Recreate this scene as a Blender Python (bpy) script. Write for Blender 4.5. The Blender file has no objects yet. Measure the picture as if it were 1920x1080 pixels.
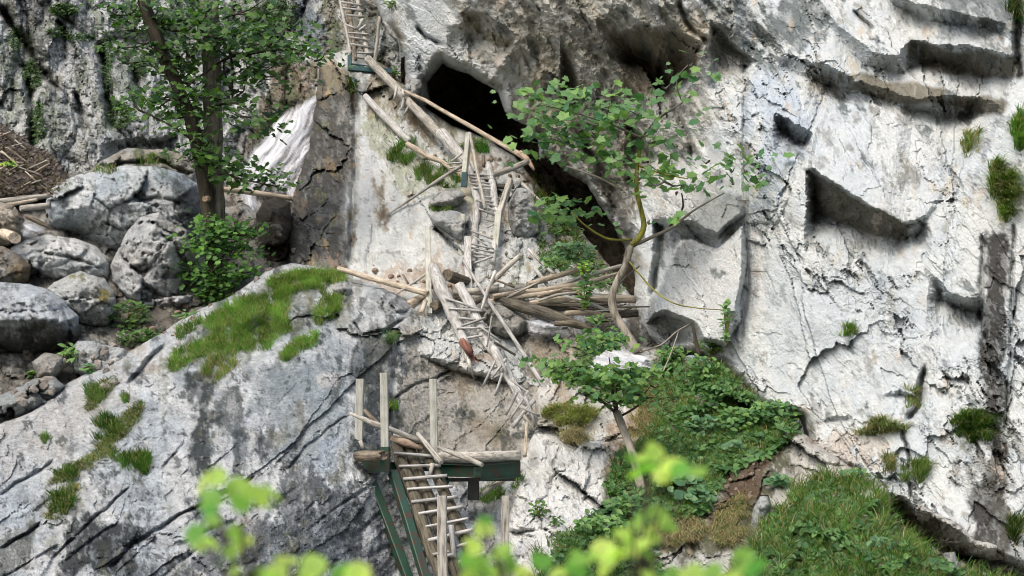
import bpy, math, random
import numpy as np
from mathutils import Vector, Matrix
R = math.radians
random.seed(7)
rng = np.random.default_rng(7)
SC = bpy.context.scene
COL = SC.collection

# ------------------------------------------------------------------ camera, sky, sun, exposure
F = 1920 * 50 / 36.0            # focal length in photograph pixels
H0 = 900.0                      # the horizon's row: the camera is level and looks up the gorge through a rising lens
cam_d = bpy.data.cameras.new('camera')
cam = bpy.data.objects.new('camera', cam_d); COL.objects.link(cam)
cam.location = (0, 0, 0); cam.rotation_euler = (R(90), 0, 0)
cam_d.lens = 50; cam_d.sensor_width = 36; cam_d.shift_y = (H0 - 540) / 1920
cam_d.clip_start = 0.1; cam_d.clip_end = 2000
cam_d.dof.use_dof = True; cam_d.dof.focus_distance = 24; cam_d.dof.aperture_fstop = 2.0
SC.camera = cam
w = bpy.data.worlds.new('World'); SC.world = w; w.use_nodes = True
nt = w.node_tree; bg = nt.nodes['Background']
sky = nt.nodes.new('ShaderNodeTexSky'); sky.sky_type = 'NISHITA'; sky.sun_disc = False
SUN_EL, SUN_AZ = 54, -142        # azimuth from +Y, clockwise: the light comes over the camera's left shoulder
sky.sun_elevation = R(SUN_EL); sky.sun_rotation = R(SUN_AZ)
sky.air_density = 1.0; sky.dust_density = 6.0; sky.ozone_density = 0.3
nt.links.new(sky.outputs[0], bg.inputs[0]); bg.inputs[1].default_value = 0.15
sun_d = bpy.data.lights.new('sun', 'SUN'); sun_d.energy = 0.65; sun_d.angle = R(34); sun_d.color = (1, .985, .97)
sun = bpy.data.objects.new('sun', sun_d); COL.objects.link(sun)
sv = Vector((math.sin(R(SUN_AZ)) * math.cos(R(SUN_EL)), math.cos(R(SUN_AZ)) * math.cos(R(SUN_EL)), math.sin(R(SUN_EL))))
sun.rotation_euler = sv.to_track_quat('Z', 'Y').to_euler(); sun.location = sv * 60
SC.view_settings.view_transform = 'Standard'; SC.view_settings.look = 'None'
SC.view_settings.exposure = 0.82; SC.view_settings.gamma = 1
SC.cycles.filter_width = 1.0; SC.cycles.max_bounces = 6; SC.cycles.diffuse_bounces = 3; SC.cycles.transparent_max_bounces = 8

# ------------------------------------------------------------------ helpers
def S(r, g, b, k=0.72):
    def l(c):
        c /= 255.0
        return (c / 12.92 if c <= .04045 else ((c + .055) / 1.055) ** 2.4) * k
    return np.array([l(r), l(g), l(b)])
def P(u, v, D):
    return np.array([(u - 960) / F * D, D, (H0 - v) / F * D])
def PA(u, v, D):
    return np.stack([(u - 960) / F * D, D + 0 * u, (H0 - v) / F * D], -1)
def sstep(a, b, x):
    t = np.clip((x - a) / (b - a), 0, 1); return t * t * (3 - 2 * t)
_pt = {}
def _tab(seed):
    if seed not in _pt:
        r = np.random.default_rng(1000 + seed)
        a = r.random((256, 256)) * 2 * np.pi
        _pt[seed] = (np.cos(a), np.sin(a), r.random((256, 256)), r.random((256, 256)), r.random((256, 256)))
    return _pt[seed]
def perlin(x, y, seed=0):
    gx, gy = _tab(seed)[:2]
    xi = np.floor(x).astype(int); yi = np.floor(y).astype(int)
    fx = x - xi; fy = y - yi
    ux = fx * fx * fx * (fx * (fx * 6 - 15) + 10); uy = fy * fy * fy * (fy * (fy * 6 - 15) + 10)
    def g(i, j):
        a = (xi + i) & 255; b = (yi + j) & 255
        return gx[a, b] * (fx - i) + gy[a, b] * (fy - j)
    n0 = g(0, 0) * (1 - ux) + g(1, 0) * ux; n1 = g(0, 1) * (1 - ux) + g(1, 1) * ux
    return (n0 * (1 - uy) + n1 * uy) * 1.5
def fbm(x, y, o=5, seed=0, gain=.5):
    s = 0; a = 1; t = 0
    for k in range(o):
        s = s + a * perlin(x * 2 ** k + 17.3 * k, y * 2 ** k - 9.1 * k, seed + k); t += a; a *= gain
    return s / t * 1.35
def voro(x, y, seed=0):
    _, _, jx, jy, hh = _tab(seed)
    xi = np.floor(x).astype(int); yi = np.floor(y).astype(int)
    f1 = np.full(x.shape, 9.); f2 = np.full(x.shape, 9.); dx = np.zeros(x.shape); dy = np.zeros(x.shape)
    ia = np.zeros(x.shape, int); ib = np.zeros(x.shape, int)
    for i in (-1, 0, 1):
        for j in (-1, 0, 1):
            a = (xi + i) & 255; b = (yi + j) & 255
            ex = x - (xi + i + jx[a, b]); ey = y - (yi + j + jy[a, b]); d = np.sqrt(ex * ex + ey * ey)
            c = d < f1
            f2 = np.where(c, f1, np.minimum(f2, d))
            dx = np.where(c, ex, dx); dy = np.where(c, ey, dy); ia = np.where(c, a, ia); ib = np.where(c, b, ib)
            f1 = np.where(c, d, f1)
    return f1, f2, dx, dy, hh[ia, ib], jx[ib, ia], jy[ib, ia]
def rot(x, y, deg, st=1.0):
    """coordinates turned so that features run along the direction deg (0 = right, 90 = down), stretched st times"""
    c, s = math.cos(R(deg)), math.sin(R(deg))
    return (x * c + y * s) / st, -x * s + y * c
def facets(x, y, size, amp, seed, deg=0, st=1.0, tilt=1.0):
    a, b = rot(x, y, deg, st); a = a / size; b = b / size
    a = a + .14 * fbm(a * 1.3, b * 1.3, 4, seed + 31, .7); b = b + .14 * fbm(a * 1.3, b * 1.3, 4, seed + 47, .7)
    f1, f2, dx, dy, h, t1, t2 = voro(a, b, seed)
    return amp * ((h - .5) + tilt * (dx * (t1 - .5) + dy * (t2 - .5)) * 2) - 0 * f1, f2 - f1
def poly_sd(u, v, poly):
    """signed distance in the unit of the polygon, positive inside"""
    p = np.array(poly, float); q = np.roll(p, -1, 0)
    d = np.full(u.shape, 1e18); ins = np.zeros(u.shape, bool)
    for (ax, ay), (bx, by) in zip(p, q):
        ex, ey = bx - ax, by - ay; L = ex * ex + ey * ey + 1e-9
        t = np.clip(((u - ax) * ex + (v - ay) * ey) / L, 0, 1)
        d = np.minimum(d, (u - ax - t * ex) ** 2 + (v - ay - t * ey) ** 2)
        if ay != by:
            ins ^= ((ay > v) != (by > v)) & (u < (bx - ax) * (v - ay) / (by - ay) + ax)
    d = np.sqrt(d)
    return np.where(ins, d, -d)
def line_info(u, v, pts):
    """nearest point on a polyline: distance, side (+ = below when drawn left to right), interpolated extra values, arc distance from the ends"""
    p = np.array(pts, float); best = np.full(u.shape, 1e18); side = np.zeros(u.shape)
    ex = [np.zeros(u.shape) for _ in range(p.shape[1] - 2)]; arc = np.zeros(u.shape); over = np.zeros(u.shape)
    seg = np.sqrt(((p[1:, :2] - p[:-1, :2]) ** 2).sum(1)); cum = np.concatenate([[0], np.cumsum(seg)])
    for k in range(len(p) - 1):
        a = p[k]; b = p[k + 1]; e = b[:2] - a[:2]; L = e @ e + 1e-9
        t0 = ((u - a[0]) * e[0] + (v - a[1]) * e[1]) / L; t = np.clip(t0, 0, 1); ov = np.maximum(-t0 if k == 0 else 0 * t0, (t0 - 1) if k == len(p) - 2 else 0 * t0) * math.sqrt(L)
        qx = u - a[0] - t * e[0]; qy = v - a[1] - t * e[1]; d = qx * qx + qy * qy; c = d < best
        side = np.where(c, e[0] * qy - e[1] * qx, side); best = np.where(c, d, best)
        for n in range(len(ex)): ex[n] = np.where(c, a[2 + n] * (1 - t) + b[2 + n] * t, ex[n])
        arc = np.where(c, cum[k] + t * seg[k], arc); over = np.where(c, ov, over)
    return np.sqrt(best), np.sign(side), ex, np.minimum(arc, cum[-1] - arc) * np.clip(1 - np.maximum(over, 0) / 10, 0, 1) + 1e-6
def tps(pts):
    p = np.array(pts, float); n = len(p)
    x = p[:, :2] / 500.
    d2 = ((x[:, None] - x[None]) ** 2).sum(-1) + 1e-12
    K = .5 * d2 * np.log(d2) + np.eye(n) * .02
    A = np.zeros((n + 3, n + 3)); A[:n, :n] = K; A[:n, n] = 1; A[:n, n + 1:] = x; A[n, :n] = 1; A[n + 1:, :n] = x.T
    s = np.linalg.solve(A, np.concatenate([p[:, 2], [0, 0, 0]]))
    def f(u, v):
        a = u / 500.; b = v / 500.; o = s[n] + s[n + 1] * a + s[n + 2] * b
        for k in range(n):
            d = (a - x[k, 0]) ** 2 + (b - x[k, 1]) ** 2 + 1e-12; o = o + s[k] * .5 * d * np.log(d)
        return o
    return f
def tag(o, label=None, cat=None, group=None, kind=None):
    for k, x in (('label', label), ('category', cat), ('group', group), ('kind', kind)):
        if x: o[k] = x
    return o
def empty(name, loc, **kw):
    o = bpy.data.objects.new(name, None); COL.objects.link(o); o.location = loc; o.empty_display_size = .2
    return tag(o, **kw)
def np_mesh(name, V, Fq, mat, parent=None, col=None, smooth=True, origin=None):
    """V (n,3), Fq: list of index arrays (m,3) or (m,4)"""
    me = bpy.data.meshes.new(name)
    if not isinstance(Fq, (list, tuple)): Fq = [Fq]
    Fq = [np.asarray(f) for f in Fq if len(f)]
    o = bpy.data.objects.new(name, me); COL.objects.link(o)
    if origin is None and parent is None: origin = np.array([V[:, 0].mean(), V[:, 1].mean(), V[:, 2].min()])
    if origin is not None: V = V - np.asarray(origin); o.location = origin
    if parent is not None:
        o.parent = parent
        if origin is None: V = V - np.array(world_loc(parent))
    me.vertices.add(len(V)); me.vertices.foreach_set('co', np.ascontiguousarray(V, dtype=np.float32).ravel())
    loops = np.concatenate([f.ravel() for f in Fq]); tot = np.concatenate([np.full(len(f), f.shape[1]) for f in Fq])
    st = np.concatenate([[0], np.cumsum(tot)[:-1]])
    me.loops.add(len(loops)); me.loops.foreach_set('vertex_index', loops.astype(np.int32))
    me.polygons.add(len(tot)); me.polygons.foreach_set('loop_start', st.astype(np.int32)); me.polygons.foreach_set('loop_total', tot.astype(np.int32))
    me.polygons.foreach_set('use_smooth', np.full(len(tot), smooth))
    if col is not None:
        a = me.color_attributes.new('Col', 'FLOAT_COLOR', 'POINT')
        a.data.foreach_set('color', np.concatenate([col, np.ones((len(V), 1))], 1).astype(np.float32).ravel())
    me.update(calc_edges=True); me.validate()
    me.materials.append(mat)
    return o
def world_loc(o):
    x = Vector(o.location)
    while o.parent is not None:
        o = o.parent; x = x + Vector(o.location)
    return x

# ------------------------------------------------------------------ materials
def newmat(name):
    m = bpy.data.materials.new(name); m.use_nodes = True
    return m, m.node_tree, m.node_tree.nodes['Principled BSDF']
def N(t, kind, **kw):
    n = t.nodes.new(kind)
    for k, x in kw.items(): setattr(n, k, x)
    return n
def rock_mat(name, scale=1.0, contrast=.45, bump=.5, pit=1.0):
    m, t, b = newmat(name); L = t.links.new
    at = N(t, 'ShaderNodeAttribute', attribute_name='Col'); geo = N(t, 'ShaderNodeNewGeometry')
    n1 = N(t, 'ShaderNodeTexNoise'); n1.inputs['Scale'].default_value = 9 * scale; n1.inputs['Detail'].default_value = 9; n1.inputs['Roughness'].default_value = .72
    n2 = N(t, 'ShaderNodeTexNoise'); n2.inputs['Scale'].default_value = 38 * scale; n2.inputs['Detail'].default_value = 4; n2.inputs['Roughness'].default_value = .6
    vo = N(t, 'ShaderNodeTexVoronoi'); vo.inputs['Scale'].default_value = 15 * scale
    for n in (n1, n2, vo): L(geo.outputs['Position'], n.inputs['Vector'])
    mr = N(t, 'ShaderNodeMapRange'); mr.inputs[1].default_value = .32; mr.inputs[2].default_value = .68; mr.inputs[3].default_value = 1 - contrast; mr.inputs[4].default_value = 1 + contrast * .45
    L(n1.outputs[0], mr.inputs[0])
    mr2 = N(t, 'ShaderNodeMapRange'); mr2.inputs[1].default_value = .3; mr2.inputs[2].default_value = .45; mr2.inputs[3].default_value = 1 - .5 * pit; mr2.inputs[4].default_value = 1
    L(n2.outputs[0], mr2.inputs[0])
    mu = N(t, 'ShaderNodeMath', operation='MULTIPLY'); L(mr.outputs[0], mu.inputs[0]); L(mr2.outputs[0], mu.inputs[1])
    vm = N(t, 'ShaderNodeVectorMath', operation='SCALE'); L(at.outputs['Color'], vm.inputs[0]); L(mu.outputs[0], vm.inputs['Scale'])
    L(vm.outputs[0], b.inputs['Base Color']); b.inputs['Roughness'].default_value = .88; b.inputs['Specular IOR Level'].default_value = .25
    ad = N(t, 'ShaderNodeMath', operation='MULTIPLY_ADD'); L(n2.outputs[0], ad.inputs[0]); ad.inputs[1].default_value = .35; L(n1.outputs[0], ad.inputs[2])
    ad2 = N(t, 'ShaderNodeMath', operation='MULTIPLY_ADD'); L(vo.outputs[0], ad2.inputs[0]); ad2.inputs[1].default_value = .3; L(ad.outputs[0], ad2.inputs[2])
    bp = N(t, 'ShaderNodeBump'); bp.inputs['Strength'].default_value = bump; bp.inputs['Distance'].default_value = .12 / scale
    L(ad2.outputs[0], bp.inputs['Height']); L(bp.outputs[0], b.inputs['Normal'])
    return m
M_rock = rock_mat('limestone', .9, .15, .6, .3)
M_rockd = rock_mat('weathered_limestone', .9, .4, .9, .7)
def wood_mat(name, c1, c2, sc=1.0):
    """colour and grain run along the local Z axis of a log"""
    m, t, b = newmat(name); L = t.links.new
    tc = N(t, 'ShaderNodeTexCoord'); mp = N(t, 'ShaderNodeMapping'); mp.inputs['Scale'].default_value = (9 * sc, 9 * sc, .9 * sc); L(tc.outputs['Object'], mp.inputs[0])
    oi = N(t, 'ShaderNodeObjectInfo'); va = N(t, 'ShaderNodeVectorMath', operation='ADD'); L(mp.outputs[0], va.inputs[0]); L(oi.outputs['Location'], va.inputs[1])
    n = N(t, 'ShaderNodeTexNoise'); n.inputs['Scale'].default_value = 3.2; n.inputs['Detail'].default_value = 8; n.inputs['Roughness'].default_value = .7; L(va.outputs[0], n.inputs['Vector'])
    n2 = N(t, 'ShaderNodeTexNoise'); n2.inputs['Scale'].default_value = 4; n2.inputs['Detail'].default_value = 5; L(tc.outputs['Object'], n2.inputs['Vector'])
    cr = N(t, 'ShaderNodeValToRGB'); cr.color_ramp.elements[0].position = .36; cr.color_ramp.elements[1].position = .56
    cr.color_ramp.elements[0].color = (*c2, 1); cr.color_ramp.elements[1].color = (*c1, 1); L(n.outputs[0], cr.inputs[0])
    mr = N(t, 'ShaderNodeMapRange'); mr.inputs[1].default_value = .3; mr.inputs[2].default_value = .6; mr.inputs[3].default_value = .72; mr.inputs[4].default_value = 1.05; L(n2.outputs[0], mr.inputs[0])
    mr3 = N(t, 'ShaderNodeMapRange'); mr3.inputs[3].default_value = .8; mr3.inputs[4].default_value = 1.1; L(oi.outputs['Random'], mr3.inputs[0])
    mu = N(t, 'ShaderNodeMath', operation='MULTIPLY'); L(mr.outputs[0], mu.inputs[0]); L(mr3.outputs[0], mu.inputs[1])
    vm = N(t, 'ShaderNodeVectorMath', operation='SCALE'); L(cr.outputs[0], vm.inputs[0]); L(mu.outputs[0], vm.inputs['Scale'])
    L(vm.outputs[0], b.inputs['Base Color']); b.inputs['Roughness'].default_value = .85; b.inputs['Specular IOR Level'].default_value = .2
    bp = N(t, 'ShaderNodeBump'); bp.inputs['Strength'].default_value = .7; bp.inputs['Distance'].default_value = .02; L(n.outputs[0], bp.inputs['Height']); L(bp.outputs[0], b.inputs['Normal'])
    return m
M_grey = wood_mat('weathered_grey_wood', S(208, 206, 196), S(128, 122, 110))
M_pale = wood_mat('bleached_wood', S(218, 219, 216), S(146, 144, 138))
M_tan = wood_mat('barkless_tan_wood', S(220, 208, 188), S(150, 136, 116))
M_dark = wood_mat('dark_wet_wood', S(116, 112, 100), S(58, 54, 46))
M_brown = wood_mat('rotten_brown_wood', S(150, 140, 124), S(78, 70, 60))
M_orange = wood_mat('fresh_broken_wood', S(200, 180, 158), S(146, 122, 102))
M_red = wood_mat('red_rotten_heartwood', S(168, 124, 110), S(106, 70, 60))
M_sqgreen = wood_mat('greenish_treated_post', S(208, 210, 200), S(168, 170, 156), .7)
M_mossy = wood_mat('mossy_old_log', S(118, 113, 98), S(50, 48, 38))
M_bark = wood_mat('grey_bark', S(150, 145, 134), S(84, 80, 70), .5)
M_barkd = wood_mat('dark_bark', S(88, 82, 70), S(34, 34, 26), .5)
M_barky = wood_mat('moss_yellow_bark', S(164, 160, 70), S(100, 104, 50), .8)
M_barkp = wood_mat('pale_bark', S(178, 172, 158), S(104, 98, 88), .5)
def paint_mat(name, c, rust=.3, rc=(70, 50, 36)):
    m, t, b = newmat(name); L = t.links.new
    geo = N(t, 'ShaderNodeNewGeometry'); n = N(t, 'ShaderNodeTexNoise'); n.inputs['Scale'].default_value = 7; n.inputs['Detail'].default_value = 8; n.inputs['Roughness'].default_value = .7
    L(geo.outputs['Position'], n.inputs['Vector'])
    cr = N(t, 'ShaderNodeValToRGB'); e = cr.color_ramp.elements; e[0].position = rust; e[0].color = (*S(*rc), 1); e[1].position = rust + .08; e[1].color = (*c, 1)
    x = e.new(.75); x.color = (*(c * 1.5), 1); L(n.outputs[0], cr.inputs[0]); L(cr.outputs[0], b.inputs['Base Color']); b.inputs['Roughness'].default_value = .5
    bp = N(t, 'ShaderNodeBump'); bp.inputs['Strength'].default_value = .15; bp.inputs['Distance'].default_value = .01; L(n.outputs[0], bp.inputs['Height']); L(bp.outputs[0], b.inputs['Normal'])
    return m
M_steel = paint_mat('green_painted_steel', S(28, 66, 50), .40)
M_steelb = paint_mat('blue_green_painted_steel', S(44, 84, 88), .33)
M_black = paint_mat('blackened_steel', S(36, 38, 36), .3)
def leaf_mat(name, attr=True, c=(S(60, 104, 44), S(120, 160, 60)), trans=.35, gl=.35):
    m, t, b = newmat(name); L = t.links.new
    out = t.nodes['Material Output']
    if attr:
        at = N(t, 'ShaderNodeAttribute', attribute_name='Col'); csrc = at.outputs['Color']
    else:
        oi = N(t, 'ShaderNodeObjectInfo'); cr = N(t, 'ShaderNodeValToRGB')
        cr.color_ramp.elements[0].color = (*c[0], 1); cr.color_ramp.elements[1].color = (*c[1], 1)
        L(oi.outputs['Random'], cr.inputs[0]); csrc = cr.outputs[0]
    L(csrc, b.inputs['Base Color']); b.inputs['Roughness'].default_value = .5; b.inputs['Specular IOR Level'].default_value = gl
    tr = N(t, 'ShaderNodeBsdfTranslucent'); g = N(t, 'ShaderNodeVectorMath', operation='MULTIPLY'); g.inputs[1].default_value = (1.35, 1.5, .75); L(csrc, g.inputs[0]); L(g.outputs[0], tr.inputs['Color'])
    mx = N(t, 'ShaderNodeMixShader'); mx.inputs[0].default_value = trans; L(b.outputs[0], mx.inputs[1]); L(tr.outputs[0], mx.inputs[2]); L(mx.outputs[0], out.inputs[0])
    return m
M_leaf = leaf_mat('leaves')
M_grass = leaf_mat('grass_blades', gl=.2)
M_leaf_bright = leaf_mat('single_leaf_mid_green', False, (S(70, 120, 78), S(136, 176, 96)), .35)
M_leaf_dark = leaf_mat('single_leaf_dark_green', False, (S(36, 74, 38), S(96, 136, 56)), .35)
M_leaf_blue = leaf_mat('single_leaf_blue_green', False, (S(70, 118, 84), S(122, 160, 110)), .25)
M_leaf_fore = leaf_mat('single_leaf_fresh_green', False, (S(92, 172, 66, .9), S(214, 234, 120, 1)), .62, .4)

# ------------------------------------------------------------------ rock bodies
BODIES = {}
def relief(style, X, Z, seed):
    """metres pushed back from the smooth surface; X right, Z down, in metres on the rock"""
    if style == 'wall':       # pale compact limestone: broad facets, small slanting chips
        g, e0 = facets(X, Z, 3.6, .16, seed + 21, 60, 1.5); a, e1 = facets(X, Z, 1.5, .17, seed, 62, 1.8); a = a + g; b, e2 = facets(X, Z, .55, .13, seed + 3, 58, 1.7); c, e3 = facets(X, Z, .17, .055, seed + 5, 55, 1.9)
        r, q = rot(X, Z, 58, 3.2)
        sel = sstep(.0, .4, fbm(X * .5, Z * .5, 3, seed + 60))
        pit = sstep(.28, .38, fbm(r * 4.2, q * 4.2, 5, seed + 9, .6)) * (.14 * sel + .02)
        rough = fbm(X * 5, Z * 5, 5, seed + 12, .7) * (.012 + .07 * sel)
        return a + b * (.35 + sel) + c * (.3 + sel) + pit + .12 * fbm(X * .35, Z * .35, 3, seed + 15) + rough
    if style == 'ribs':       # hanging brown ribs and flutes, running down to the right
        r, q = rot(X, Z, 58, 3.0)
        n = 1 - np.abs(fbm(r * 1.0, q * 1.0, 4, seed)) * 2.2; m = 1 - np.abs(fbm(r * 2.6, q * 2.6, 4, seed + 4)) * 2
        a, e = facets(X, Z, .9, .35, seed + 8, 60, 2.2)
        return -.42 * n - .14 * m + a + .12 * fbm(X * 5, Z * 5, 4, seed + 6, .65) + .3
    if style == 'karst':      # rounded lumps and deep grooves
        r, q = rot(X, Z, 80, 2.0)
        n = np.abs(fbm(r * .8, q * .8, 3, seed)); m = np.abs(fbm(r * 2.1 + .3 * n, q * 2.1, 3, seed + 4)); k = np.abs(fbm(X * 5, Z * 5, 3, seed + 7))
        a, e = facets(X, Z, 1.2, .5, seed + 8, 70, 1.8)
        return .06 * fbm(X * 6, Z * 6, 4, seed + 19, .65) + .6 * (1 - np.sqrt(np.clip(n * 2.4, 0, 1))) + .26 * (1 - np.sqrt(np.clip(m * 2.4, 0, 1))) + .08 * (1 - np.sqrt(np.clip(k * 2.4, 0, 1))) + a
    if style == 'slab':       # smooth dome slab with slanting seams
        a, e1 = facets(X, Z, 1.6, .2, seed, -38, 2.6); b, e2 = facets(X, Z, .5, .08, seed + 3, -38, 2.2); c, e3 = facets(X, Z, .16, .04, seed + 5, -38, 1.4)
        r, q = rot(X, Z, -38, 4.0)
        se = 1 - sstep(0, .10, np.abs(fbm(r * .9, q * .9, 3, seed + 9)))
        return a + b + c + .12 * se * sstep(-.1, .3, fbm(X * .4, Z * .4, 2, seed + 20)) + .05 * fbm(X * 6, Z * 6, 4, seed + 12, .7) + .1 * fbm(X * .5, Z * .5, 3, seed + 14)
    if style == 'smooth':     # water-worn apron
        a, e = facets(X, Z, .8, .05, seed, 75, 2.5)
        return a + .16 * fbm(X * .8, Z * .5, 4, seed + 2) + .06 * fbm(X * 4, Z * 4, 5, seed + 5, .6)
    if style == 'boulder':
        a, e1 = facets(X, Z, 1.0, .6, seed, 20, 1.4); b, e2 = facets(X, Z, .3, .15, seed + 3, -20, 1.5); c, e3 = facets(X, Z, .12, .045, seed + 6)
        cr = (1 - sstep(0, .07, e1)) * .10 + (1 - sstep(0, .08, e2)) * .03
        return a + b + c + cr + .07 * fbm(X * 6, Z * 6, 4, seed + 12, .65)
    if style == 'rubble':
        f1, f2, dx, dy, h, t1, t2 = voro(X * 2.6 + .3 * fbm(X * 3, Z * 3, 3, seed + 4), Z * 3.4, seed)
        g1, g2, ex, ey, hh, s1, s2 = voro(X * 7, Z * 8, seed + 1)
        return .22 * f1 ** 1.6 + .14 * h + .07 * g1 ** 1.5 + .05 * hh + .1 * fbm(X * .8, Z * .8, 3, seed + 7)
    return 0 * X
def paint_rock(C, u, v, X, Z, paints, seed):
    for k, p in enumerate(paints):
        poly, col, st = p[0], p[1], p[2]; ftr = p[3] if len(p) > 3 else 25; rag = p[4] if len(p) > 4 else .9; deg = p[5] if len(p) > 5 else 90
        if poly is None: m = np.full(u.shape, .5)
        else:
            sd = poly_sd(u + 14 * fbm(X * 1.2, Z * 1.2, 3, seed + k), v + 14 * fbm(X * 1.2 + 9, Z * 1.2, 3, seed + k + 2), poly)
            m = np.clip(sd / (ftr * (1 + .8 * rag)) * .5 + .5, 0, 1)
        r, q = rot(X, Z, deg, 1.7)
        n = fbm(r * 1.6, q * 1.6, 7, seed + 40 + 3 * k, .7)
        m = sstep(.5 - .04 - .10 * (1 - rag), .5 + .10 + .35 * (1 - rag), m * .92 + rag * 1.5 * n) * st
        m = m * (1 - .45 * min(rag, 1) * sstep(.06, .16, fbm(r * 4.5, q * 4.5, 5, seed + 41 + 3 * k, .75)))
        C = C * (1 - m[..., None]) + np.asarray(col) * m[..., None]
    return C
def body(name, poly, ctrl, style='wall', amp=1.0, cell=2.6, edge=(40, 1.5), lips=(), cuts=(), paints=(), base=S(205, 203, 198), var=(S(185, 192, 198), .6), dark=(S(70, 72, 70), .35, .30),
         seed=1, warp=7, mat=None, bulge=None, closed=False, parent=None, zones=(), tilt=0, mott=.42, push=(), **tg):
    p = np.array(poly, float)
    u0, v0 = p.min(0) - 3 * cell; u1, v1 = p.max(0) + 3 * cell
    nu, nv = int((u1 - u0) / cell) + 1, int((v1 - v0) / cell) + 1
    U, V = np.meshgrid(u0 + np.arange(nu) * cell, v0 + np.arange(nv) * cell, indexing='ij')
    D0 = float(np.mean([c[2] for c in ctrl])); k = D0 / F
    X = U * k; Z = V * k
    Uw = U + warp * fbm(X * 1.1, Z * 1.1, 5, seed + 70, .6); Vw = V + warp * fbm(X * 1.1 + 31, Z * 1.1, 5, seed + 75, .6)
    sd = poly_sd(Uw, Vw, poly)
    if len(ctrl) >= 3: D = tps(ctrl)(U, V)
    else: D = np.full(U.shape, float(ctrl[0][2]))
    e = np.clip(sd / edge[0], 0, 1)
    if bulge:
        D = D - bulge * (np.sqrt(1 - (1 - e) ** 2)) + bulge * .5
    else:
        D = D + edge[1] * (1 - np.sqrt(1 - (1 - e) ** 2))
    ring = 1.0 if not bulge else np.clip(sd / 12, 0, 1)
    rl = amp * relief(style, X, Z, seed)
    for zp, zs, za, zf in zones:
        zm = sstep(-zf, zf, poly_sd(Uw, Vw, zp)); rl = rl * (1 - zm) + za * relief(zs, X, Z, seed + 300) * zm
    D = D + rl * ring
    for pp, am, tu, tv, ft in push:     # slabs standing proud of the face: outline, metres, lean per 100 px across and down
        sp_ = poly_sd(U + 6 * fbm(X * 2, Z * 2, 5, seed + 95, .7), V + 6 * fbm(X * 2 + 4, Z * 2, 5, seed + 96, .7), pp); c_ = np.mean(pp, 0)
        D = D - np.clip(sp_ / ft, 0, 1) ** .7 * np.maximum(am - tu * (U - c_[0]) / 100 - tv * (V - c_[1]) / 100, 0)
    if tilt: D = D + tilt * (V - p[:, 1].mean()) / 100.
    Lu = U + 8 * fbm(X * 2, Z * 2, 6, seed + 80, .72); Lv = V + 8 * fbm(X * 2 + 5, Z * 2, 6, seed + 84, .72)
    for l in lips:                  # (points (u, v, width px, set-back m), fall-off px)
        d, s, (wd, jp), arc = line_info(Lu, Lv, l[0]); rec = l[1]
        jp = .66 * jp * np.clip(arc / 9, 0, 1); wd = wd * 1.05; rec = rec * 2.2
        below = jp * np.where(d < wd, np.clip(d / np.maximum(wd, 1), 0, 1) ** .75, np.exp(-np.maximum(d - wd, 0) / rec))
        below = below * (l[2] if len(l) > 2 else 1) * np.clip((Lu - l[0][0][0]) / (l[3] if len(l) > 3 else 45), 0, 1) * np.clip((l[0][-1][0] + 14 - Lu) / 14, 0, 1)
        D = D + np.where(s > 0, below, 0)
    for c in cuts:                  # (points (u, v, width px), depth m): grooves and cracks
        d, s, (wd,), arc = line_info(U + 5 * fbm(X * 2.5, Z * 2.5, 4, seed + 90), V + 5 * fbm(X * 2.5, Z * 2.5 + 7, 4, seed + 91), c[0])
        D = D + c[1] * np.exp(-(d / np.maximum(wd, .6)) ** 2) * np.clip(arc / 12 + .2, 0, 1)
    # colour: stone tones and painted patches; ledge undersides also carry painted shade
    C = np.ones(U.shape + (3,)) * base
    n = fbm(X * .7, Z * .7, 5, seed + 100, .62); m = sstep(-.25, .35, n) * var[1]
    C = C * (1 - m[..., None]) + var[0] * m[..., None]
    C = C * (1 + mott * fbm(X * 3, Z * 3, 7, seed + 110, .75))[..., None]
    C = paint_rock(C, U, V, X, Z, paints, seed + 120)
    dc, dt, da = dark               # speckled dark lichen everywhere, threshold and strength
    sp = fbm(X * 3.1, Z * 3.1, 7, seed + 140, .74); m = sstep(dt, dt + .09, sp) * da
    C = C * (1 - m[..., None]) + dc * m[..., None]
    sp = fbm(X * 6.5, Z * 6.5, 5, seed + 150, .74); m = sstep(.24, .34, sp) * .55 * min(1, mott / .4)
    C = C * (1 - m[..., None]) + np.minimum(C * 1.35, .62) * m[..., None]
    # keep what lies inside the outline, snap the rim on to it
    gu, gv = np.gradient(sd, cell)
    gl = np.sqrt(gu ** 2 + gv ** 2) + 1e-6
    snap = (sd < 0) & (sd > -cell * 1.5)
    U2 = np.where(snap, U - sd * gu / gl, U); V2 = np.where(snap, V - sd * gv / gl, V)
    keep = sd > -cell * 1.5
    q = keep[:-1, :-1] & keep[1:, :-1] & keep[1:, 1:] & keep[:-1, 1:]
    idx = -np.ones(U.shape, int); used = np.zeros(U.shape, bool)
    for a, b in ((slice(None, -1), slice(None, -1)), (slice(1, None), slice(None, -1)), (slice(1, None), slice(1, None)), (slice(None, -1), slice(1, None))): used[a, b] |= q
    idx[used] = np.arange(used.sum())
    W = PA(U2[used], V2[used], D[used])
    Fc = np.stack([idx[:-1, :-1][q], idx[:-1, 1:][q], idx[1:, 1:][q], idx[1:, :-1][q]], 1)
    cc = np.clip(C[used] * np.array([.94, .995, 1.0]), .01, .7)
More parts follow.
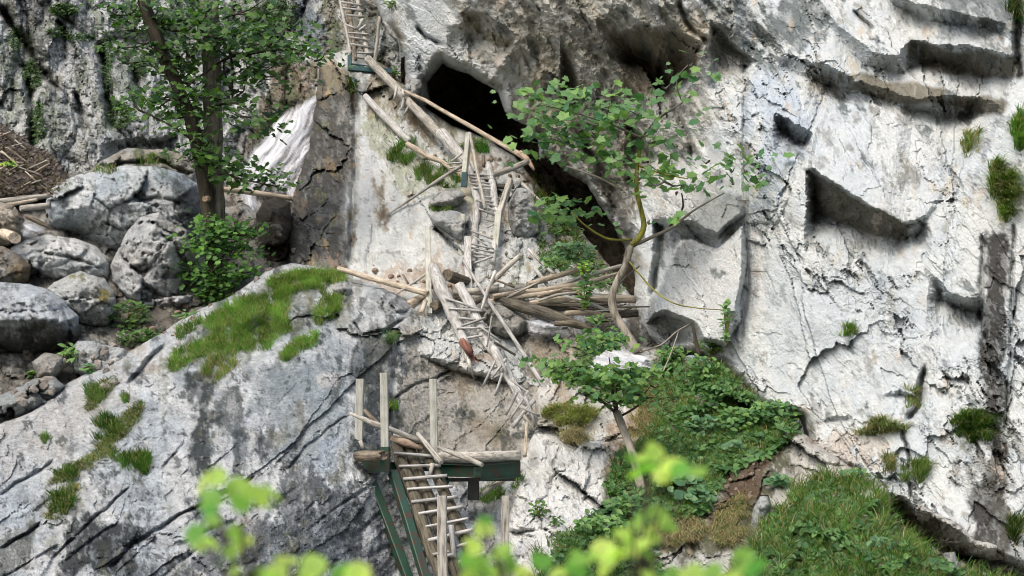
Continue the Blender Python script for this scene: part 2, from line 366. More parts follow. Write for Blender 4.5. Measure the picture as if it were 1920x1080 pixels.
    if closed:
        Db = float(np.mean([c[2] for c in ctrl])) + (bulge or 1) * (.5 + .8 * np.sqrt(1 - (1 - e[used]) ** 2))
        W2 = PA(U2[used], V2[used], Db); n0 = len(W)
        W = np.concatenate([W, W2]); cc = np.concatenate([cc, cc]); Fc = np.concatenate([Fc, Fc[:, ::-1] + n0])
        # join rim edges
        E = np.concatenate([Fc[:len(Fc) // 2][:, [0, 1]], Fc[:len(Fc) // 2][:, [1, 2]], Fc[:len(Fc) // 2][:, [2, 3]], Fc[:len(Fc) // 2][:, [3, 0]]])
        key = np.sort(E, 1); kk = key[:, 0] * (n0 + 1) + key[:, 1]; un, inv, ct = np.unique(kk, return_inverse=True, return_counts=True)
        r = E[ct[inv] == 1]; Fc = np.concatenate([Fc, np.stack([r[:, 1], r[:, 0], r[:, 0] + n0, r[:, 1] + n0], 1)])
    o = np_mesh(name, W, Fc, mat or M_rock, parent, cc, smooth=closed)
    tag(o, **tg)
    BODIES[name + str(len(BODIES))] = (u0, v0, cell, np.where(sd > 0, D, 1e9))
    return o
def surf(u, v):
    u = np.asarray(u, float); v = np.asarray(v, float); best = np.full(u.shape, 1e9)
    for (u0, v0, c, D) in BODIES.values():
        i = np.round((u - u0) / c).astype(int); j = np.round((v - v0) / c).astype(int)
        ok = (i >= 0) & (j >= 0) & (i < D.shape[0]) & (j < D.shape[1])
        best = np.where(ok, np.minimum(best, D[np.clip(i, 0, D.shape[0] - 1), np.clip(j, 0, D.shape[1] - 1)]), best)
    return np.where(best > 1e8, 30, best)
def surf1(u, v): return float(surf(np.array([u]), np.array([v]))[0])

WHITE = S(214, 212, 210); BLUE = S(176, 188, 200); TAN = S(196, 188, 176); GREYD = S(88, 92, 90); BLK = S(48, 52, 50)
BROWN = S(112, 98, 80); OCH = S(176, 156, 122); MOSS = S(84, 104, 54); MID = S(150, 150, 146); EARTH = S(104, 88, 72)

# -- far left wall and the rock behind the topmost ladder
body('cliff', [(-440, -260), (800, -260), (800, 240), (640, 330), (600, 430), (480, 460), (-440, 460)],
     [(-200, 0, 40), (0, 0, 38), (100, 260, 36), (200, 100, 39), (300, 250, 37), (400, 100, 40), (560, 60, 41), (620, 0, 40), (700, 60, 38.0), (740, 110, 37.2), (760, 200, 37.2), (480, 250, 40), (520, 330, 38.5), (300, -200, 42), (0, 420, 36), (450, 430, 37)],
     'karst', .85, 2.7, (30, .5), base=S(222, 222, 220, .8), var=(S(176, 180, 182, .75), .7), dark=(S(70, 74, 72), .16, .7), seed=11, mat=M_rockd,
     lips=[([(180, 268, 8, .8), (235, 262, 14, 1.2), (290, 255, 12, 1.0), (335, 250, 6, .6)], 40), ([(20, 60, 10, .8), (60, 110, 18, 1.5), (100, 135, 12, 1.0)], 30)],
     cuts=[([(0, 10, 7), (40, 70, 9), (80, 130, 9), (110, 170, 6)], 1.6), ([(190, 80, 6), (200, 180, 8), (215, 240, 6)], 1.2), ([(250, 120, 6), (262, 200, 8)], .9), ([(140, 170, 5), (160, 250, 8)], .9), ([(55, 140, 5), (62, 280, 8)], 1.0)],
     paints=[([(0, -50), (120, -50), (135, 60), (110, 135), (60, 100), (0, 20)], S(104, 104, 102), .9, 18), ([(150, 60), (195, 80), (190, 250), (150, 270), (140, 160)], WHITE, .9, 14),
             ([(225, 60), (255, 90), (245, 160), (215, 150)], WHITE, .9, 12), ([(255, 65), (290, 70), (288, 110), (255, 105)], WHITE, .95, 10),
             ([(545, -20), (600, -10), (618, 60), (605, 110), (560, 80)], S(136, 146, 160), .95, 14, .5), ([(500, 120), (600, 110), (600, 190), (520, 240), (470, 270), (480, 200)], S(150, 134, 116), .95, 14, .5), ([(430, 250), (600, 180), (610, 400), (430, 400)], S(92, 86, 78), .95, 20, .4),
             ([(570, -120), (700, -120), (720, 130), (610, 130)], S(150, 142, 126), .8, 14), ([(60, 150), (90, 140), (130, 200), (150, 300), (120, 300), (70, 240)], S(190, 188, 182), .8, 16),
             ([(180, 30), (260, 100), (240, 250), (200, 240)], MOSS, .45, 30, 1.2), ([(400, 0), (560, 0), (560, 110), (430, 120)], MOSS, .5, 30, 1.2), ([(0, 0), (60, 120), (110, 280), (60, 270), (0, 180)], MOSS, .45, 30, 1.2)],
     kind='structure')
# -- gully floor behind the left boulders
body('gully_ground', [(-440, 330), (120, 330), (330, 300), (480, 340), (560, 380), (620, 470), (620, 640), (300, 760), (-440, 960)],
     [(-200, 350, 35), (0, 350, 34), (250, 340, 35), (500, 370, 36), (560, 480, 31.5), (400, 560, 29), (200, 620, 27.5), (100, 740, 25), (-100, 700, 25), (-150, 900, 22)],
     'rubble', 1.3, 2.9, (14, .6), base=S(190, 186, 178), var=(S(134, 128, 118), .8), dark=(S(50, 48, 42), .05, .7), seed=31, mat=M_rockd,
     paints=[([(180, 540), (320, 540), (420, 600), (300, 660), (200, 640)], EARTH, .45), ([(400, 370), (520, 370), (540, 430), (440, 440)], S(176, 164, 148), .9)], kind='structure')
# -- slope of dead leaves at the far left
body('litter_slope', [(-440, 180), (-40, 205), (10, 235), (50, 265), (90, 290), (125, 325), (130, 352), (100, 368), (40, 375), (-440, 392)],
     [(-200, 220, 35), (0, 240, 35), (110, 335, 33.2), (0, 370, 32.2), (-200, 380, 32)], 'rubble', .5, 2.7, (20, .8), base=S(128, 118, 110), var=(S(84, 74, 66), .9), dark=(S(40, 34, 30), .02, .8), seed=36, mat=M_rockd, kind='structure')
# -- back of the cave: a deep bowl closed against the overhang on every side
body('cave_wall', [(752, 110), (900, 40), (1120, 160), (1260, 360), (1260, 700), (1000, 640), (770, 330), (752, 200)],
     [(760, 120, 37.4), (752, 200, 37.6), (860, 60, 36), (1000, 110, 34.5), (1200, 300, 34), (1250, 450, 33), (1240, 660, 30), (900, 190, 41), (1000, 300, 38), (1100, 430, 38.5), (1120, 540, 35), (1160, 600, 32.6), (820, 300, 40), (1000, 500, 34)],
     'ribs', .8, 3.4, (20, 0), base=S(120, 108, 90), var=(S(80, 70, 58), .8), dark=(S(40, 36, 30), .05, .7), seed=41, kind='structure', mat=M_rockd)
# -- the middle slab the ladders climb, with the black-streaked pillar on its left
body('rock_slab', [(602, 108), (650, 96), (700, 108), (760, 150), (800, 205), (850, 235), (915, 262), (965, 292), (1000, 335), (1060, 400), (1105, 450), (1150, 510), (1190, 560), (1260, 640), (1240, 720), (1000, 740), (640, 640), (540, 520), (538, 440), (552, 360), (578, 280), (590, 200)],
     [(610, 130, 37), (660, 110, 37.3), (600, 250, 35), (560, 430, 31.5), (560, 510, 29.5), (640, 300, 33.6), (650, 480, 29.3), (700, 250, 34), (720, 450, 29.6), (760, 330, 32.6), (800, 250, 35.4), (850, 280, 35), (900, 330, 33.4), (850, 400, 31), (900, 480, 29.2), (980, 400, 31.4),
      (1000, 310, 35), (1060, 400, 33.8), (1100, 500, 31), (1000, 520, 28.6), (850, 530, 28.0), (1180, 600, 28.6), (1200, 680, 27.2), (1000, 620, 27.6), (1130, 640, 27.3)],
     'boulder', .8, 2.5, (22, 1.6), base=S(212, 211, 207, .74), var=(S(192, 194, 194, .74), .6), dark=(S(90, 86, 80), .30, .5), seed=52, warp=6,
     cuts=[([(660, 150, 5), (668, 250, 7), (662, 400, 6), (655, 500, 5)], .5), ([(810, 425, 3), (850, 462, 4), (872, 480, 4)], .5), ([(930, 340, 8), (945, 430, 9), (940, 520, 8)], .5), ([(700, 420, 4), (690, 500, 6)], .15)],
     lips=[([(805, 395, 4, .2), (850, 398, 12, .5), (890, 380, 8, .3)], 30), ([(945, 372, 4, .2), (985, 378, 9, .7), (1010, 372, 5, .3)], 20), ([(985, 452, 6, .3), (1030, 432, 14, .6), (1060, 420, 6, .4)], 30)],
     paints=[([(560, 90), (690, 150), (672, 260), (660, 400), (662, 520), (505, 520), (520, 380), (550, 270)], S(62, 60, 55), .95, 22, .35), ([(590, 110), (640, 120), (640, 180), (590, 190)], S(150, 138, 112), .7, 14),
             ([(700, 110), (800, 215), (830, 250), (740, 260), (690, 190)], S(140, 128, 104), .8, 18), ([(672, 230), (700, 215), (720, 330), (690, 480), (662, 480)], S(196, 198, 200), .7, 14, .5),
             ([(840, 250), (1000, 300), (1080, 400), (960, 330), (870, 300)], S(130, 112, 88), .85, 20), ([(690, 250), (850, 290), (860, 370), (800, 350), (740, 330)], S(140, 146, 92), .5, 25, 1.1),
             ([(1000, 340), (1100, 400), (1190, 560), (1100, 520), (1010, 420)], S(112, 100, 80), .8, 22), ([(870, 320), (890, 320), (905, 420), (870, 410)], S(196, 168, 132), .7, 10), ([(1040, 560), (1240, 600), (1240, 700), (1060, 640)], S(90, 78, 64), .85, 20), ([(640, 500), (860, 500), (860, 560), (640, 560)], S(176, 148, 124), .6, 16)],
     zones=[([(1000, 330), (1100, 400), (1240, 560), (1240, 640), (1100, 540), (1000, 430)], 'ribs', 1.1, 18), ([(640, 640), (640, 200), (900, 230), (880, 560)], 'wall', .55, 40)],
     kind='structure', mat=M_rock)
# -- the great pale wall on the right with its overhangs and the roof of the cave
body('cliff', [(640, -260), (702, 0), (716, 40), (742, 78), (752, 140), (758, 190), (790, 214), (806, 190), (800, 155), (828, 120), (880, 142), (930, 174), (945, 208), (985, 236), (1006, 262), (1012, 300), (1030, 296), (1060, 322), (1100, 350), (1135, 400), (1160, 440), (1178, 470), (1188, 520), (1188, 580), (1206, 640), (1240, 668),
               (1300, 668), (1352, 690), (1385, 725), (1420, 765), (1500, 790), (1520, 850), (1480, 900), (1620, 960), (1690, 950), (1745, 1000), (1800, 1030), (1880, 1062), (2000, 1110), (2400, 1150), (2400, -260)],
     [(660, -200, 38.6), (720, 0, 36.8), (760, 180, 36.6), (860, 100, 34.6), (880, -20, 33.4), (930, 165, 34), (1000, 230, 33.8), (1000, 40, 32), (1060, 340, 33), (1150, 450, 31.4), (1190, 560, 29.2), (1100, 180, 32.2), (1100, -20, 30), (1220, 150, 30.6), (1240, 0, 29), (1250, 300, 30.4), (1215, 420, 30.2), (1330, 200, 28.2), (1340, 60, 28.2), (1320, 400, 27.9), (1250, 620, 27.4),
      (1350, 650, 25.2), (1400, 100, 28.8), (1420, 300, 26.4), (1450, 500, 24.8), (1500, 150, 26.6), (1500, 720, 23.2), (1600, 850, 21.4), (1600, 300, 24.2), (1700, 100, 25.6), (1700, 550, 22.6), (1740, 780, 21.2), (1850, 300, 23), (1900, 60, 24.4), (1900, 600, 21.2), (1800, 980, 19.4), (1950, 1000, 18.6), (2200, 500, 19), (2200, 1000, 17), (1400, -200, 31), (1900, -200, 26)],
     'wall', 1.0, 2.5, (26, 2.2), base=S(220, 221, 220, .74), var=(S(202, 209, 216, .74), .6), dark=(S(124, 126, 122), .42, .4), seed=66, warp=7,
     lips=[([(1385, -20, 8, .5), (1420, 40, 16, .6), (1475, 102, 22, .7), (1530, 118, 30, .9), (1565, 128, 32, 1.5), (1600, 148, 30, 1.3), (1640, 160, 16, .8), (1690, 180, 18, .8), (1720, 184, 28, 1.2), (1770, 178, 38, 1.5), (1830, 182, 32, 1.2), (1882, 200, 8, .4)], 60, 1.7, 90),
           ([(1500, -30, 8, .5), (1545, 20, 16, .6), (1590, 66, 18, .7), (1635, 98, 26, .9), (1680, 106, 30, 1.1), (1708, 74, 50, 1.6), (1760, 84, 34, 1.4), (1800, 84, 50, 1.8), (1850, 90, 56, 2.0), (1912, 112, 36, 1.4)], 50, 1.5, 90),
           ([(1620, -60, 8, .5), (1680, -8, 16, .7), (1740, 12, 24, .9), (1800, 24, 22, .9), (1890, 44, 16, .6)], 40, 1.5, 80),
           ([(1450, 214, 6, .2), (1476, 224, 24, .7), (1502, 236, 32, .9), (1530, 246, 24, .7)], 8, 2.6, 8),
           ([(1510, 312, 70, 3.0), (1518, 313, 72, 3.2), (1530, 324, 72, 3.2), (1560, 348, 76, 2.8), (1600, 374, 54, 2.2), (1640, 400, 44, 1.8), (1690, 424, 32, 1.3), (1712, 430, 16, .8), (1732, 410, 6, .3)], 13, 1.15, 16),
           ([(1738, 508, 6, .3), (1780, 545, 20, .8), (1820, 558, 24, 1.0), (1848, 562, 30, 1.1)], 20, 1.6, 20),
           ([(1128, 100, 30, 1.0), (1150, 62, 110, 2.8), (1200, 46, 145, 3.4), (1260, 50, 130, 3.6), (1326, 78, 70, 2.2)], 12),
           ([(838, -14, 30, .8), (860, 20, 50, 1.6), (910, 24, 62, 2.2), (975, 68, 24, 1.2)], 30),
           ([(1225, 400, 10, .5), (1300, 432, 14, .9), (1345, 455, 12, .6)], 22),
           ([(1345, 240, 8, .3), (1370, 242, 12, .5), (1390, 243, 10, .4)], 16), ([(1350, 590, 8, .3), (1372, 583, 20, .9), (1390, 585, 16, .8)], 16),
           ([(1330, 30, 8, .4), (1370, 80, 12, .6), (1420, 110, 10, .4)], 24, 2.2, 8), ([(1170, 210, 8, .4), (1210, 260, 16, .9), (1240, 300, 12, .6)], 26, 2, 8), ([(1050, 60, 8, .4), (1080, 120, 18, .9), (1110, 190, 12, .6)], 26, 2, 8),
           ([(1520, 790, 5, .2), (1560, 780, 6, .3), (1600, 782, 5, .2)], 18), ([(1640, 745, 5, .2), (1690, 728, 8, .4), (1730, 745, 6, .3)], 20), ([(1545, 845, 6, .3), (1585, 862, 14, .8), (1625, 885, 8, .4)], 18),
           ([(1225, 610, 8, .4), (1250, 596, 34, 1.4), (1288, 608, 40, 1.5), (1300, 640, 20, .8)], 20)],
     cuts=[([(1398, 120, 4), (1396, 260, 5), (1398, 420, 5), (1402, 520, 5), (1390, 640, 5)], .22), ([(1905, -50, 5), (1908, 60, 7), (1914, 150, 6)], 1.2), ([(1230, 120, 5), (1290, 260, 6), (1300, 300, 6)], .5),
           ([(1085, 250, 9), (1130, 330, 12), (1165, 420, 12), (1180, 470, 8)], 1.3), ([(1235, 410, 8), (1240, 470, 12), (1225, 560, 10)], 1.1), ([(1178, 330, 6), (1200, 420, 7)], .5), ([(1010, 240, 8), (1030, 300, 10), (1090, 370, 8)], .9),
           ([(780, 50, 3), (800, 70, 4), (830, 85, 3)], .5), ([(725, 60, 6), (745, 100, 6)], .6), ([(1690, 800, 3), (1705, 860, 3), (1712, 940, 4)], .3), ([(1845, 440, 4), (1838, 540, 5), (1850, 640, 4)], .2),
           ([(1600, 20, 3), (1640, 60, 4)], .3), ([(1735, 690, 5), (1720, 760, 8), (1700, 790, 6)], .45), ([(1900, 420, 3), (1896, 600, 4), (1888, 800, 3)], .2), ([(1270, 0, 5), (1300, 60, 6), (1330, 80, 5)], .5)],
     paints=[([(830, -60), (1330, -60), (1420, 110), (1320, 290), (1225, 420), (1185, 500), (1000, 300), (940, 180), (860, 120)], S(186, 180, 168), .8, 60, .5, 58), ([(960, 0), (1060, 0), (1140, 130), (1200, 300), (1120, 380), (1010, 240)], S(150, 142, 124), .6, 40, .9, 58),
             ([(970, 130), (1010, 90), (1080, 200), (1060, 260), (1000, 230)], S(204, 184, 152), .5, 20), ([(1120, 300), (1180, 330), (1195, 470), (1150, 440)], S(116, 112, 104), .85, 20, .5, 60), ([(1040, 0), (1150, 0), (1200, 180), (1120, 170)], S(124, 118, 104), .6, 30, 1.0, 58),
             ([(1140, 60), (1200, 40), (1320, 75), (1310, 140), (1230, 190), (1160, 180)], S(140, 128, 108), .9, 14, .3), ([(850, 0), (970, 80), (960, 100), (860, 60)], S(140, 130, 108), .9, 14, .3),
             ([(1520, 320), (1720, 425), (1690, 460), (1560, 430), (1515, 400)], S(112, 106, 90), .92, 8, .2), ([(1560, 125), (1890, 190), (1880, 215), (1700, 205), (1580, 170)], S(122, 114, 96), .92, 8, .2), ([(1700, 75), (1915, 110), (1912, 150), (1690, 130)], S(116, 108, 92), .92, 8, .2),  # ledge undersides: browner unweathered rock, painted darker still to deepen their shade
             ([(1400, 130), (1450, 120), (1530, 200), (1510, 300), (1470, 400), (1400, 400)], S(184, 193, 206, .8), .8, 30, .5), ([(1230, 300), (1340, 300), (1400, 420), (1390, 640), (1250, 600), (1230, 420)], S(224, 222, 220), .85, 30, .4),
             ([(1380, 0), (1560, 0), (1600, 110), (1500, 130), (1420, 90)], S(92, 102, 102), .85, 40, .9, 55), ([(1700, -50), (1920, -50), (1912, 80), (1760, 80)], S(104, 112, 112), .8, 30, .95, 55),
             ([(1840, 440), (1898, 430), (1906, 600), (1892, 780), (1905, 1060), (1800, 1040), (1838, 880), (1852, 760), (1828, 650)], S(54, 52, 48), .95, 12, .55), ([(1830, 860), (1900, 840), (1910, 1060), (1810, 1040)], S(110, 108, 100), .5, 20, 1.1),
             ([(1500, 810), (1640, 800), (1600, 900), (1500, 900)], S(206, 190, 176), .7, 20), ([(1400, 430), (1700, 470), (1750, 700), (1500, 760), (1400, 640)], S(200, 206, 212), .6, 60, .8)],
     zones=[([(830, -200), (1330, -200), (1400, 60), (1330, 110), (1320, 290), (1225, 420), (1185, 520), (1000, 330), (930, 190), (850, 110)], 'ribs', 1.1, 30), ([(1215, 300), (1400, 290), (1400, 650), (1215, 620)], 'wall', .45, 20), ([(1340, -260), (1560, -200), (1600, 60), (1700, 60), (1920, 60), (1920, -260)], 'ribs', .45, 60)], mott=.16,
     push=[([(1224, 412), (1240, 374), (1262, 352), (1300, 328), (1326, 302), (1348, 316), (1352, 342), (1390, 366), (1396, 404), (1345, 446), (1300, 424), (1236, 424)], 1.2, .5, .2, 9),
           ([(1212, 606), (1218, 560), (1245, 520), (1256, 480), (1272, 448), (1298, 440), (1342, 466), (1396, 420), (1402, 500), (1390, 560), (1390, 600), (1362, 650), (1318, 640), (1296, 612), (1250, 590)], 1.3, .4, .25, 10),
           ([(1530, 246), (1560, 190), (1620, 190), (1700, 214), (1800, 240), (1790, 330), (1740, 410), (1690, 424), (1600, 372), (1560, 346), (1514, 316)], .42, .3, -.05, 6),
           ([(1395, 130), (1450, 118), (1500, 170), (1500, 300), (1460, 420), (1398, 420)], .12, .05, 0, 6)],
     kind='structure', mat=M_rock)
# -- slope of grass, earth and pale rock under the wall
body('hillside', [(1010, 650), (1090, 628), (1240, 655), (1360, 690), (1440, 770), (1530, 830), (1700, 930), (1830, 1010), (1960, 1050), (2400, 1120), (2400, 1300), (900, 1300), (965, 900), (1000, 790)],
     [(1060, 660, 26.8), (1150, 690, 26.4), (1250, 680, 25.8), (1350, 720, 24.4), (1450, 800, 23), (1100, 800, 24), (1250, 800, 23.6), (1050, 900, 21.6), (1200, 930, 21.2), (1350, 900, 21.6), (1450, 940, 20.4), (1550, 880, 21), (1700, 980, 19), (1100, 1080, 18.8), (1400, 1080, 18.2), (1700, 1080, 17), (1900, 1100, 16.4), (2200, 1250, 15), (950, 1250, 17.4)],
     'boulder', 1.2, 2.7, (12, 1.0), base=S(204, 200, 194), var=(S(172, 164, 152), .6), dark=(S(90, 84, 74), .26, .55), seed=81,
     lips=[([(1640, 900, 20, .8), (1690, 905, 50, 3.2), (1745, 952, 56, 4.4), (1800, 982, 58, 4.4), (1880, 1015, 56, 4), (2000, 1070, 40, 2)], 6)],
     cuts=[([(1290, 1000, 8), (1310, 1040, 10)], .5)],
     paints=[([(1230, 660), (1360, 690), (1500, 790), (1500, 880), (1380, 1000), (1290, 1060), (1130, 960), (1140, 860), (1220, 780)], S(84, 84, 58), .9, 16, .8), ([(1360, 860), (1470, 830), (1440, 900), (1400, 960), (1360, 1010), (1320, 990), (1350, 920)], S(98, 78, 60), .97, 12, .4),
             ([(1400, 1010), (1500, 920), (1680, 940), (1850, 1050), (2400, 1150), (2400, 1300), (1350, 1300)], S(86, 86, 60), .85, 16, .9), ([(1200, 690), (1280, 680), (1290, 740), (1180, 860), (1140, 820)], S(168, 144, 120), .8, 16), ([(1000, 640), (1100, 640), (1140, 700), (1060, 760)], S(170, 154, 132), .7, 20), ([(940, 790), (1140, 800), (1125, 900), (1120, 960), (1050, 1090), (880, 1090)], S(222, 220, 218, .82), .9, 16, .5)],
     kind='structure')
# -- the foreground dome slab and the water-worn apron beneath the ladders
body('rock_slab', [(-440, 900), (0, 792), (60, 762), (128, 716), (190, 690), (250, 655), (300, 628), (365, 584), (440, 552), (500, 506), (545, 492), (600, 498), (660, 516), (760, 545), (795, 572), (850, 590), (900, 598), (985, 600), (1060, 622), (1116, 645), (1090, 700), (1040, 760), (1012, 850), (1000, 960), (985, 1300), (-440, 1300)],
     [(-200, 950, 18.5), (0, 810, 21.5), (0, 1080, 17), (130, 740, 23), (150, 950, 18.9), (250, 690, 23.6), (300, 1000, 18.3), (300, 820, 20.8), (400, 600, 25.6), (500, 530, 27.2), (600, 520, 27.6), (500, 800, 21), (600, 1050, 18.6), (640, 700, 23.4), (740, 600, 26.2), (690, 900, 20.4), (700, 780, 22.2),
      (770, 750, 24.2), (780, 900, 22.2), (850, 640, 26.8), (860, 780, 24.6), (860, 860, 23.6), (920, 700, 26), (960, 860, 23), (980, 650, 26.9), (900, 1050, 20.4), (760, 1060, 20.3), (1060, 640, 27), (1030, 720, 25.6), (500, 1250, 16.4), (900, 1250, 18)],
     'slab', 1.0, 2.5, (24, 2.0), base=S(220, 220, 220, .8), var=(S(180, 190, 200, .78), .7), dark=(S(66, 74, 74), .22, .75), seed=95, mott=.55, warp=5, mat=M_rockd,
     lips=[([(790, 720, 3, .1), (830, 708, 6, .25), (860, 695, 3, .1)], 18)],
     cuts=[([(98, 1048, 2.5), (150, 1000, 4), (190, 962, 4), (245, 912, 2)], .18), ([(205, 1065, 5), (250, 1020, 6), (300, 990, 5), (350, 960, 3), (420, 925, 4), (480, 892, 2)], .22), ([(532, 885, 2.5), (570, 845, 3.5), (620, 800, 2.5), (655, 780, 2)], .14),
           ([(735, 748, 2), (780, 722, 3), (830, 705, 3.5), (855, 692, 2)], .22), ([(320, 640, 5), (300, 655, 6), (270, 690, 5), (240, 720, 4)], .3), ([(745, 620, 4), (738, 700, 6), (730, 800, 5)], .35), ([(0, 1030, 3), (40, 1010, 4), (80, 980, 4)], .25),
           ([(940, 600, 3), (945, 640, 4)], .5), ([(0, 930, 3), (60, 890, 4), (100, 860, 3)], .2), ([(300, 880, 3), (330, 850, 3), (350, 820, 2)], .15), ([(660, 600, 2.5), (680, 630, 3), (720, 620, 3), (760, 600, 3)], .3)],
     paints=[([(740, 590), (990, 600), (1120, 640), (1040, 760), (1010, 860), (870, 880), (780, 850), (735, 800), (750, 700)], S(198, 190, 178), .95, 18, .35), ([(855, 560), (900, 600), (880, 740), (960, 780), (960, 850), (850, 830), (855, 700)], S(158, 144, 124), .75, 22, .6),
             ([(1000, 640), (1110, 640), (1050, 700)], S(172, 152, 122), .6, 14), ([(880, 870), (1010, 860), (1000, 1080), (880, 1080)], S(206, 202, 196), .7, 25),
             ([(664, 630), (742, 630), (748, 790), (740, 900), (690, 900), (650, 800)], S(64, 72, 74), .95, 24, .7), ([(350, 700), (400, 690), (408, 790), (412, 905), (345, 908), (352, 800)], S(52, 60, 60), .95, 14, .6), ([(415, 700), (470, 720), (455, 900), (420, 900)], S(74, 82, 82), .8, 12, .8), ([(500, 660), (540, 670), (530, 860), (500, 860)], S(84, 92, 96), .8, 14, .9),
             ([(525, 880), (640, 890), (700, 940), (740, 1080), (600, 1080), (530, 980)], S(66, 74, 80), .8, 24, .8), ([(160, 950), (255, 960), (250, 1080), (100, 1080), (120, 1000)], S(54, 60, 60), .95, 18, .7), ([(390, 940), (560, 980), (560, 1090), (380, 1090), (280, 1080), (360, 1010)], S(66, 76, 84), .75, 24, .85),
             ([(0, 1000), (60, 990), (60, 1080), (0, 1080)], S(76, 80, 66), .7, 14, 1.0), ([(460, 690), (650, 660), (640, 860), (500, 880)], S(158, 168, 174), .8, 30, .6), ([(590, 705), (640, 700), (640, 725), (600, 735)], WHITE, .97, 6, .3), ([(588, 820), (640, 810), (632, 900), (600, 900)], S(190, 200, 214), .85, 10, .5),
             ([(360, 590), (450, 560), (545, 500), (660, 520), (640, 600), (560, 620), (500, 650), (400, 700), (300, 720), (330, 640)], S(126, 124, 92), .5, 20, 1.0), ([(0, 800), (130, 720), (320, 620), (280, 720), (0, 900)], S(212, 208, 204), .7, 30, .7), ([(700, 620), (748, 640), (745, 700), (690, 700)], S(120, 120, 112), .6, 12, .9)],
     kind='structure')

def boulder(name, label, poly, D, bulge, edge, seed, style='boulder', **kw):
    kw.setdefault('base', S(226, 226, 224, .86)); kw.setdefault('var', (S(190, 195, 198, .8), .6)); kw.setdefault('dark', (S(84, 86, 84), .2, .6)); kw.setdefault('tilt', -.35)
    return body(name, poly, [(0, 0, D)], style, kw.pop('amp', 1.0), kw.pop('cell', 2.7), (edge, 0), seed=seed, warp=kw.pop('warp', 5), mat=kw.pop('mat', M_rockd), bulge=bulge, closed=True, label=label, cat='boulder', **kw)
boulder('boulder', 'mossy ledge-shaped boulder behind the top of the big blue-grey boulder', [(140, 345), (190, 300), (240, 276), (300, 280), (345, 290), (368, 320), (370, 370), (200, 380)], 34, 1.4, 30, 201, base=S(180, 172, 158), cuts=[([(200, 310, 3), (300, 300, 4), (360, 330, 4)], .3)],
        paints=[([(250, 285), (330, 290), (330, 320), (260, 310)], MOSS, .8, 10)])
boulder('boulder', 'largest blue-grey rounded boulder left of the two-trunked tree', [(84, 385), (96, 352), (135, 330), (190, 318), (235, 310), (300, 312), (345, 325), (374, 345), (384, 400), (380, 450), (340, 480), (260, 480), (215, 480), (180, 460), (150, 442), (110, 438), (88, 420)], 31.6, 2.6, 70, 202,
        base=S(220, 222, 224, .84), var=(S(178, 190, 200, .8), .8), cuts=[([(190, 415, 2), (230, 430, 4), (262, 425, 3)], .25), ([(240, 380, 3), (310, 372, 4), (340, 385, 3)], .25)], paints=[([(100, 350), (130, 345), (135, 400), (100, 410)], MOSS, .6, 10), ([(320, 345), (380, 350), (380, 440), (330, 440)], GREYD, .7, 14)])
boulder('boulder', 'tall fissured grey boulder between the blue-grey boulder and the tree', [(205, 500), (232, 440), (262, 404), (298, 392), (318, 415), (352, 432), (366, 480), (374, 530), (360, 600), (300, 615), (250, 610), (216, 580)], 29.6, 1.9, 55, 203, amp=1.5,
        cuts=[([(225, 455, 3), (240, 500, 4), (268, 512, 4), (290, 500, 3)], .3), ([(262, 535, 3), (290, 545, 4), (295, 590, 4)], .35), ([(300, 440, 3), (330, 460, 4), (345, 500, 3)], .3)], base=S(216, 213, 210, .82))
boulder('boulder', 'pale rounded boulder in the stream below the leaf slope', [(8, 490), (20, 462), (50, 445), (90, 437), (140, 445), (180, 462), (208, 486), (212, 520), (190, 550), (130, 548), (60, 540), (20, 525)], 30.2, 1.7, 50, 204, base=S(224, 223, 221, .84), cuts=[([(60, 470, 2), (120, 480, 3), (180, 500, 3)], .2)])
boulder('boulder', 'grey boulder with a moss cap under the pale rounded boulder', [(60, 570), (100, 530), (150, 508), (195, 520), (214, 545), (222, 590), (205, 618), (165, 620), (120, 610)], 28.4, 1.3, 42, 205, amp=1.3, base=S(206, 205, 200, .8), paints=[([(120, 508), (155, 505), (158, 525), (125, 528)], S(130, 130, 50), .8, 6)])
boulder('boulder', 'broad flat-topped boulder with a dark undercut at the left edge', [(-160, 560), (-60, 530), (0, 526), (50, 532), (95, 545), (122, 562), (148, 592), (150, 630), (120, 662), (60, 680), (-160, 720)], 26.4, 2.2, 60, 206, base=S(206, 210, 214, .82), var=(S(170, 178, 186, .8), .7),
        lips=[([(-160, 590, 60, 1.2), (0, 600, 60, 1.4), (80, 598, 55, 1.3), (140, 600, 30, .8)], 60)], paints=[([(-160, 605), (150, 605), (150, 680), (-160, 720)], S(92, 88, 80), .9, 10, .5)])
boulder('boulder', 'small cream boulder beside the sawn log end at the left edge', [(-60, 385), (0, 378), (30, 388), (48, 412), (45, 438), (20, 462), (-60, 460)], 30.8, 1.0, 30, 207, base=S(200, 188, 172), cell=2.4)
boulder('boulder', 'dark brown boulder at the left edge below the sawn log end', [(-60, 462), (5, 458), (40, 480), (60, 500), (54, 530), (20, 545), (-60, 545)], 29, .9, 26, 208, base=S(136, 120, 98), cell=2.4)
boulder('boulder', 'dark brown boulder at the foot of the waterfall', [(478, 400), (495, 375), (520, 368), (543, 378), (548, 430), (540, 485), (515, 498), (492, 480), (480, 440)], 31.6, 1.2, 30, 209, base=S(120, 108, 92), var=(S(88, 78, 66), .8), cell=2.4)
boulder('boulder', 'smooth tan boulder in the stream behind the tree trunk', [(412, 390), (450, 378), (490, 400), (500, 430), (470, 450), (420, 440)], 33.5, 1.0, 26, 210, base=S(182, 166, 148), amp=.4, cell=2.4)
boulder('boulder', 'white boulder low in the gully under the dark undercut boulder', [(125, 660), (145, 640), (180, 640), (232, 652), (245, 680), (235, 712), (180, 718), (140, 700)], 25.2, .9, 28, 211, base=S(206, 204, 200), cell=2.4)
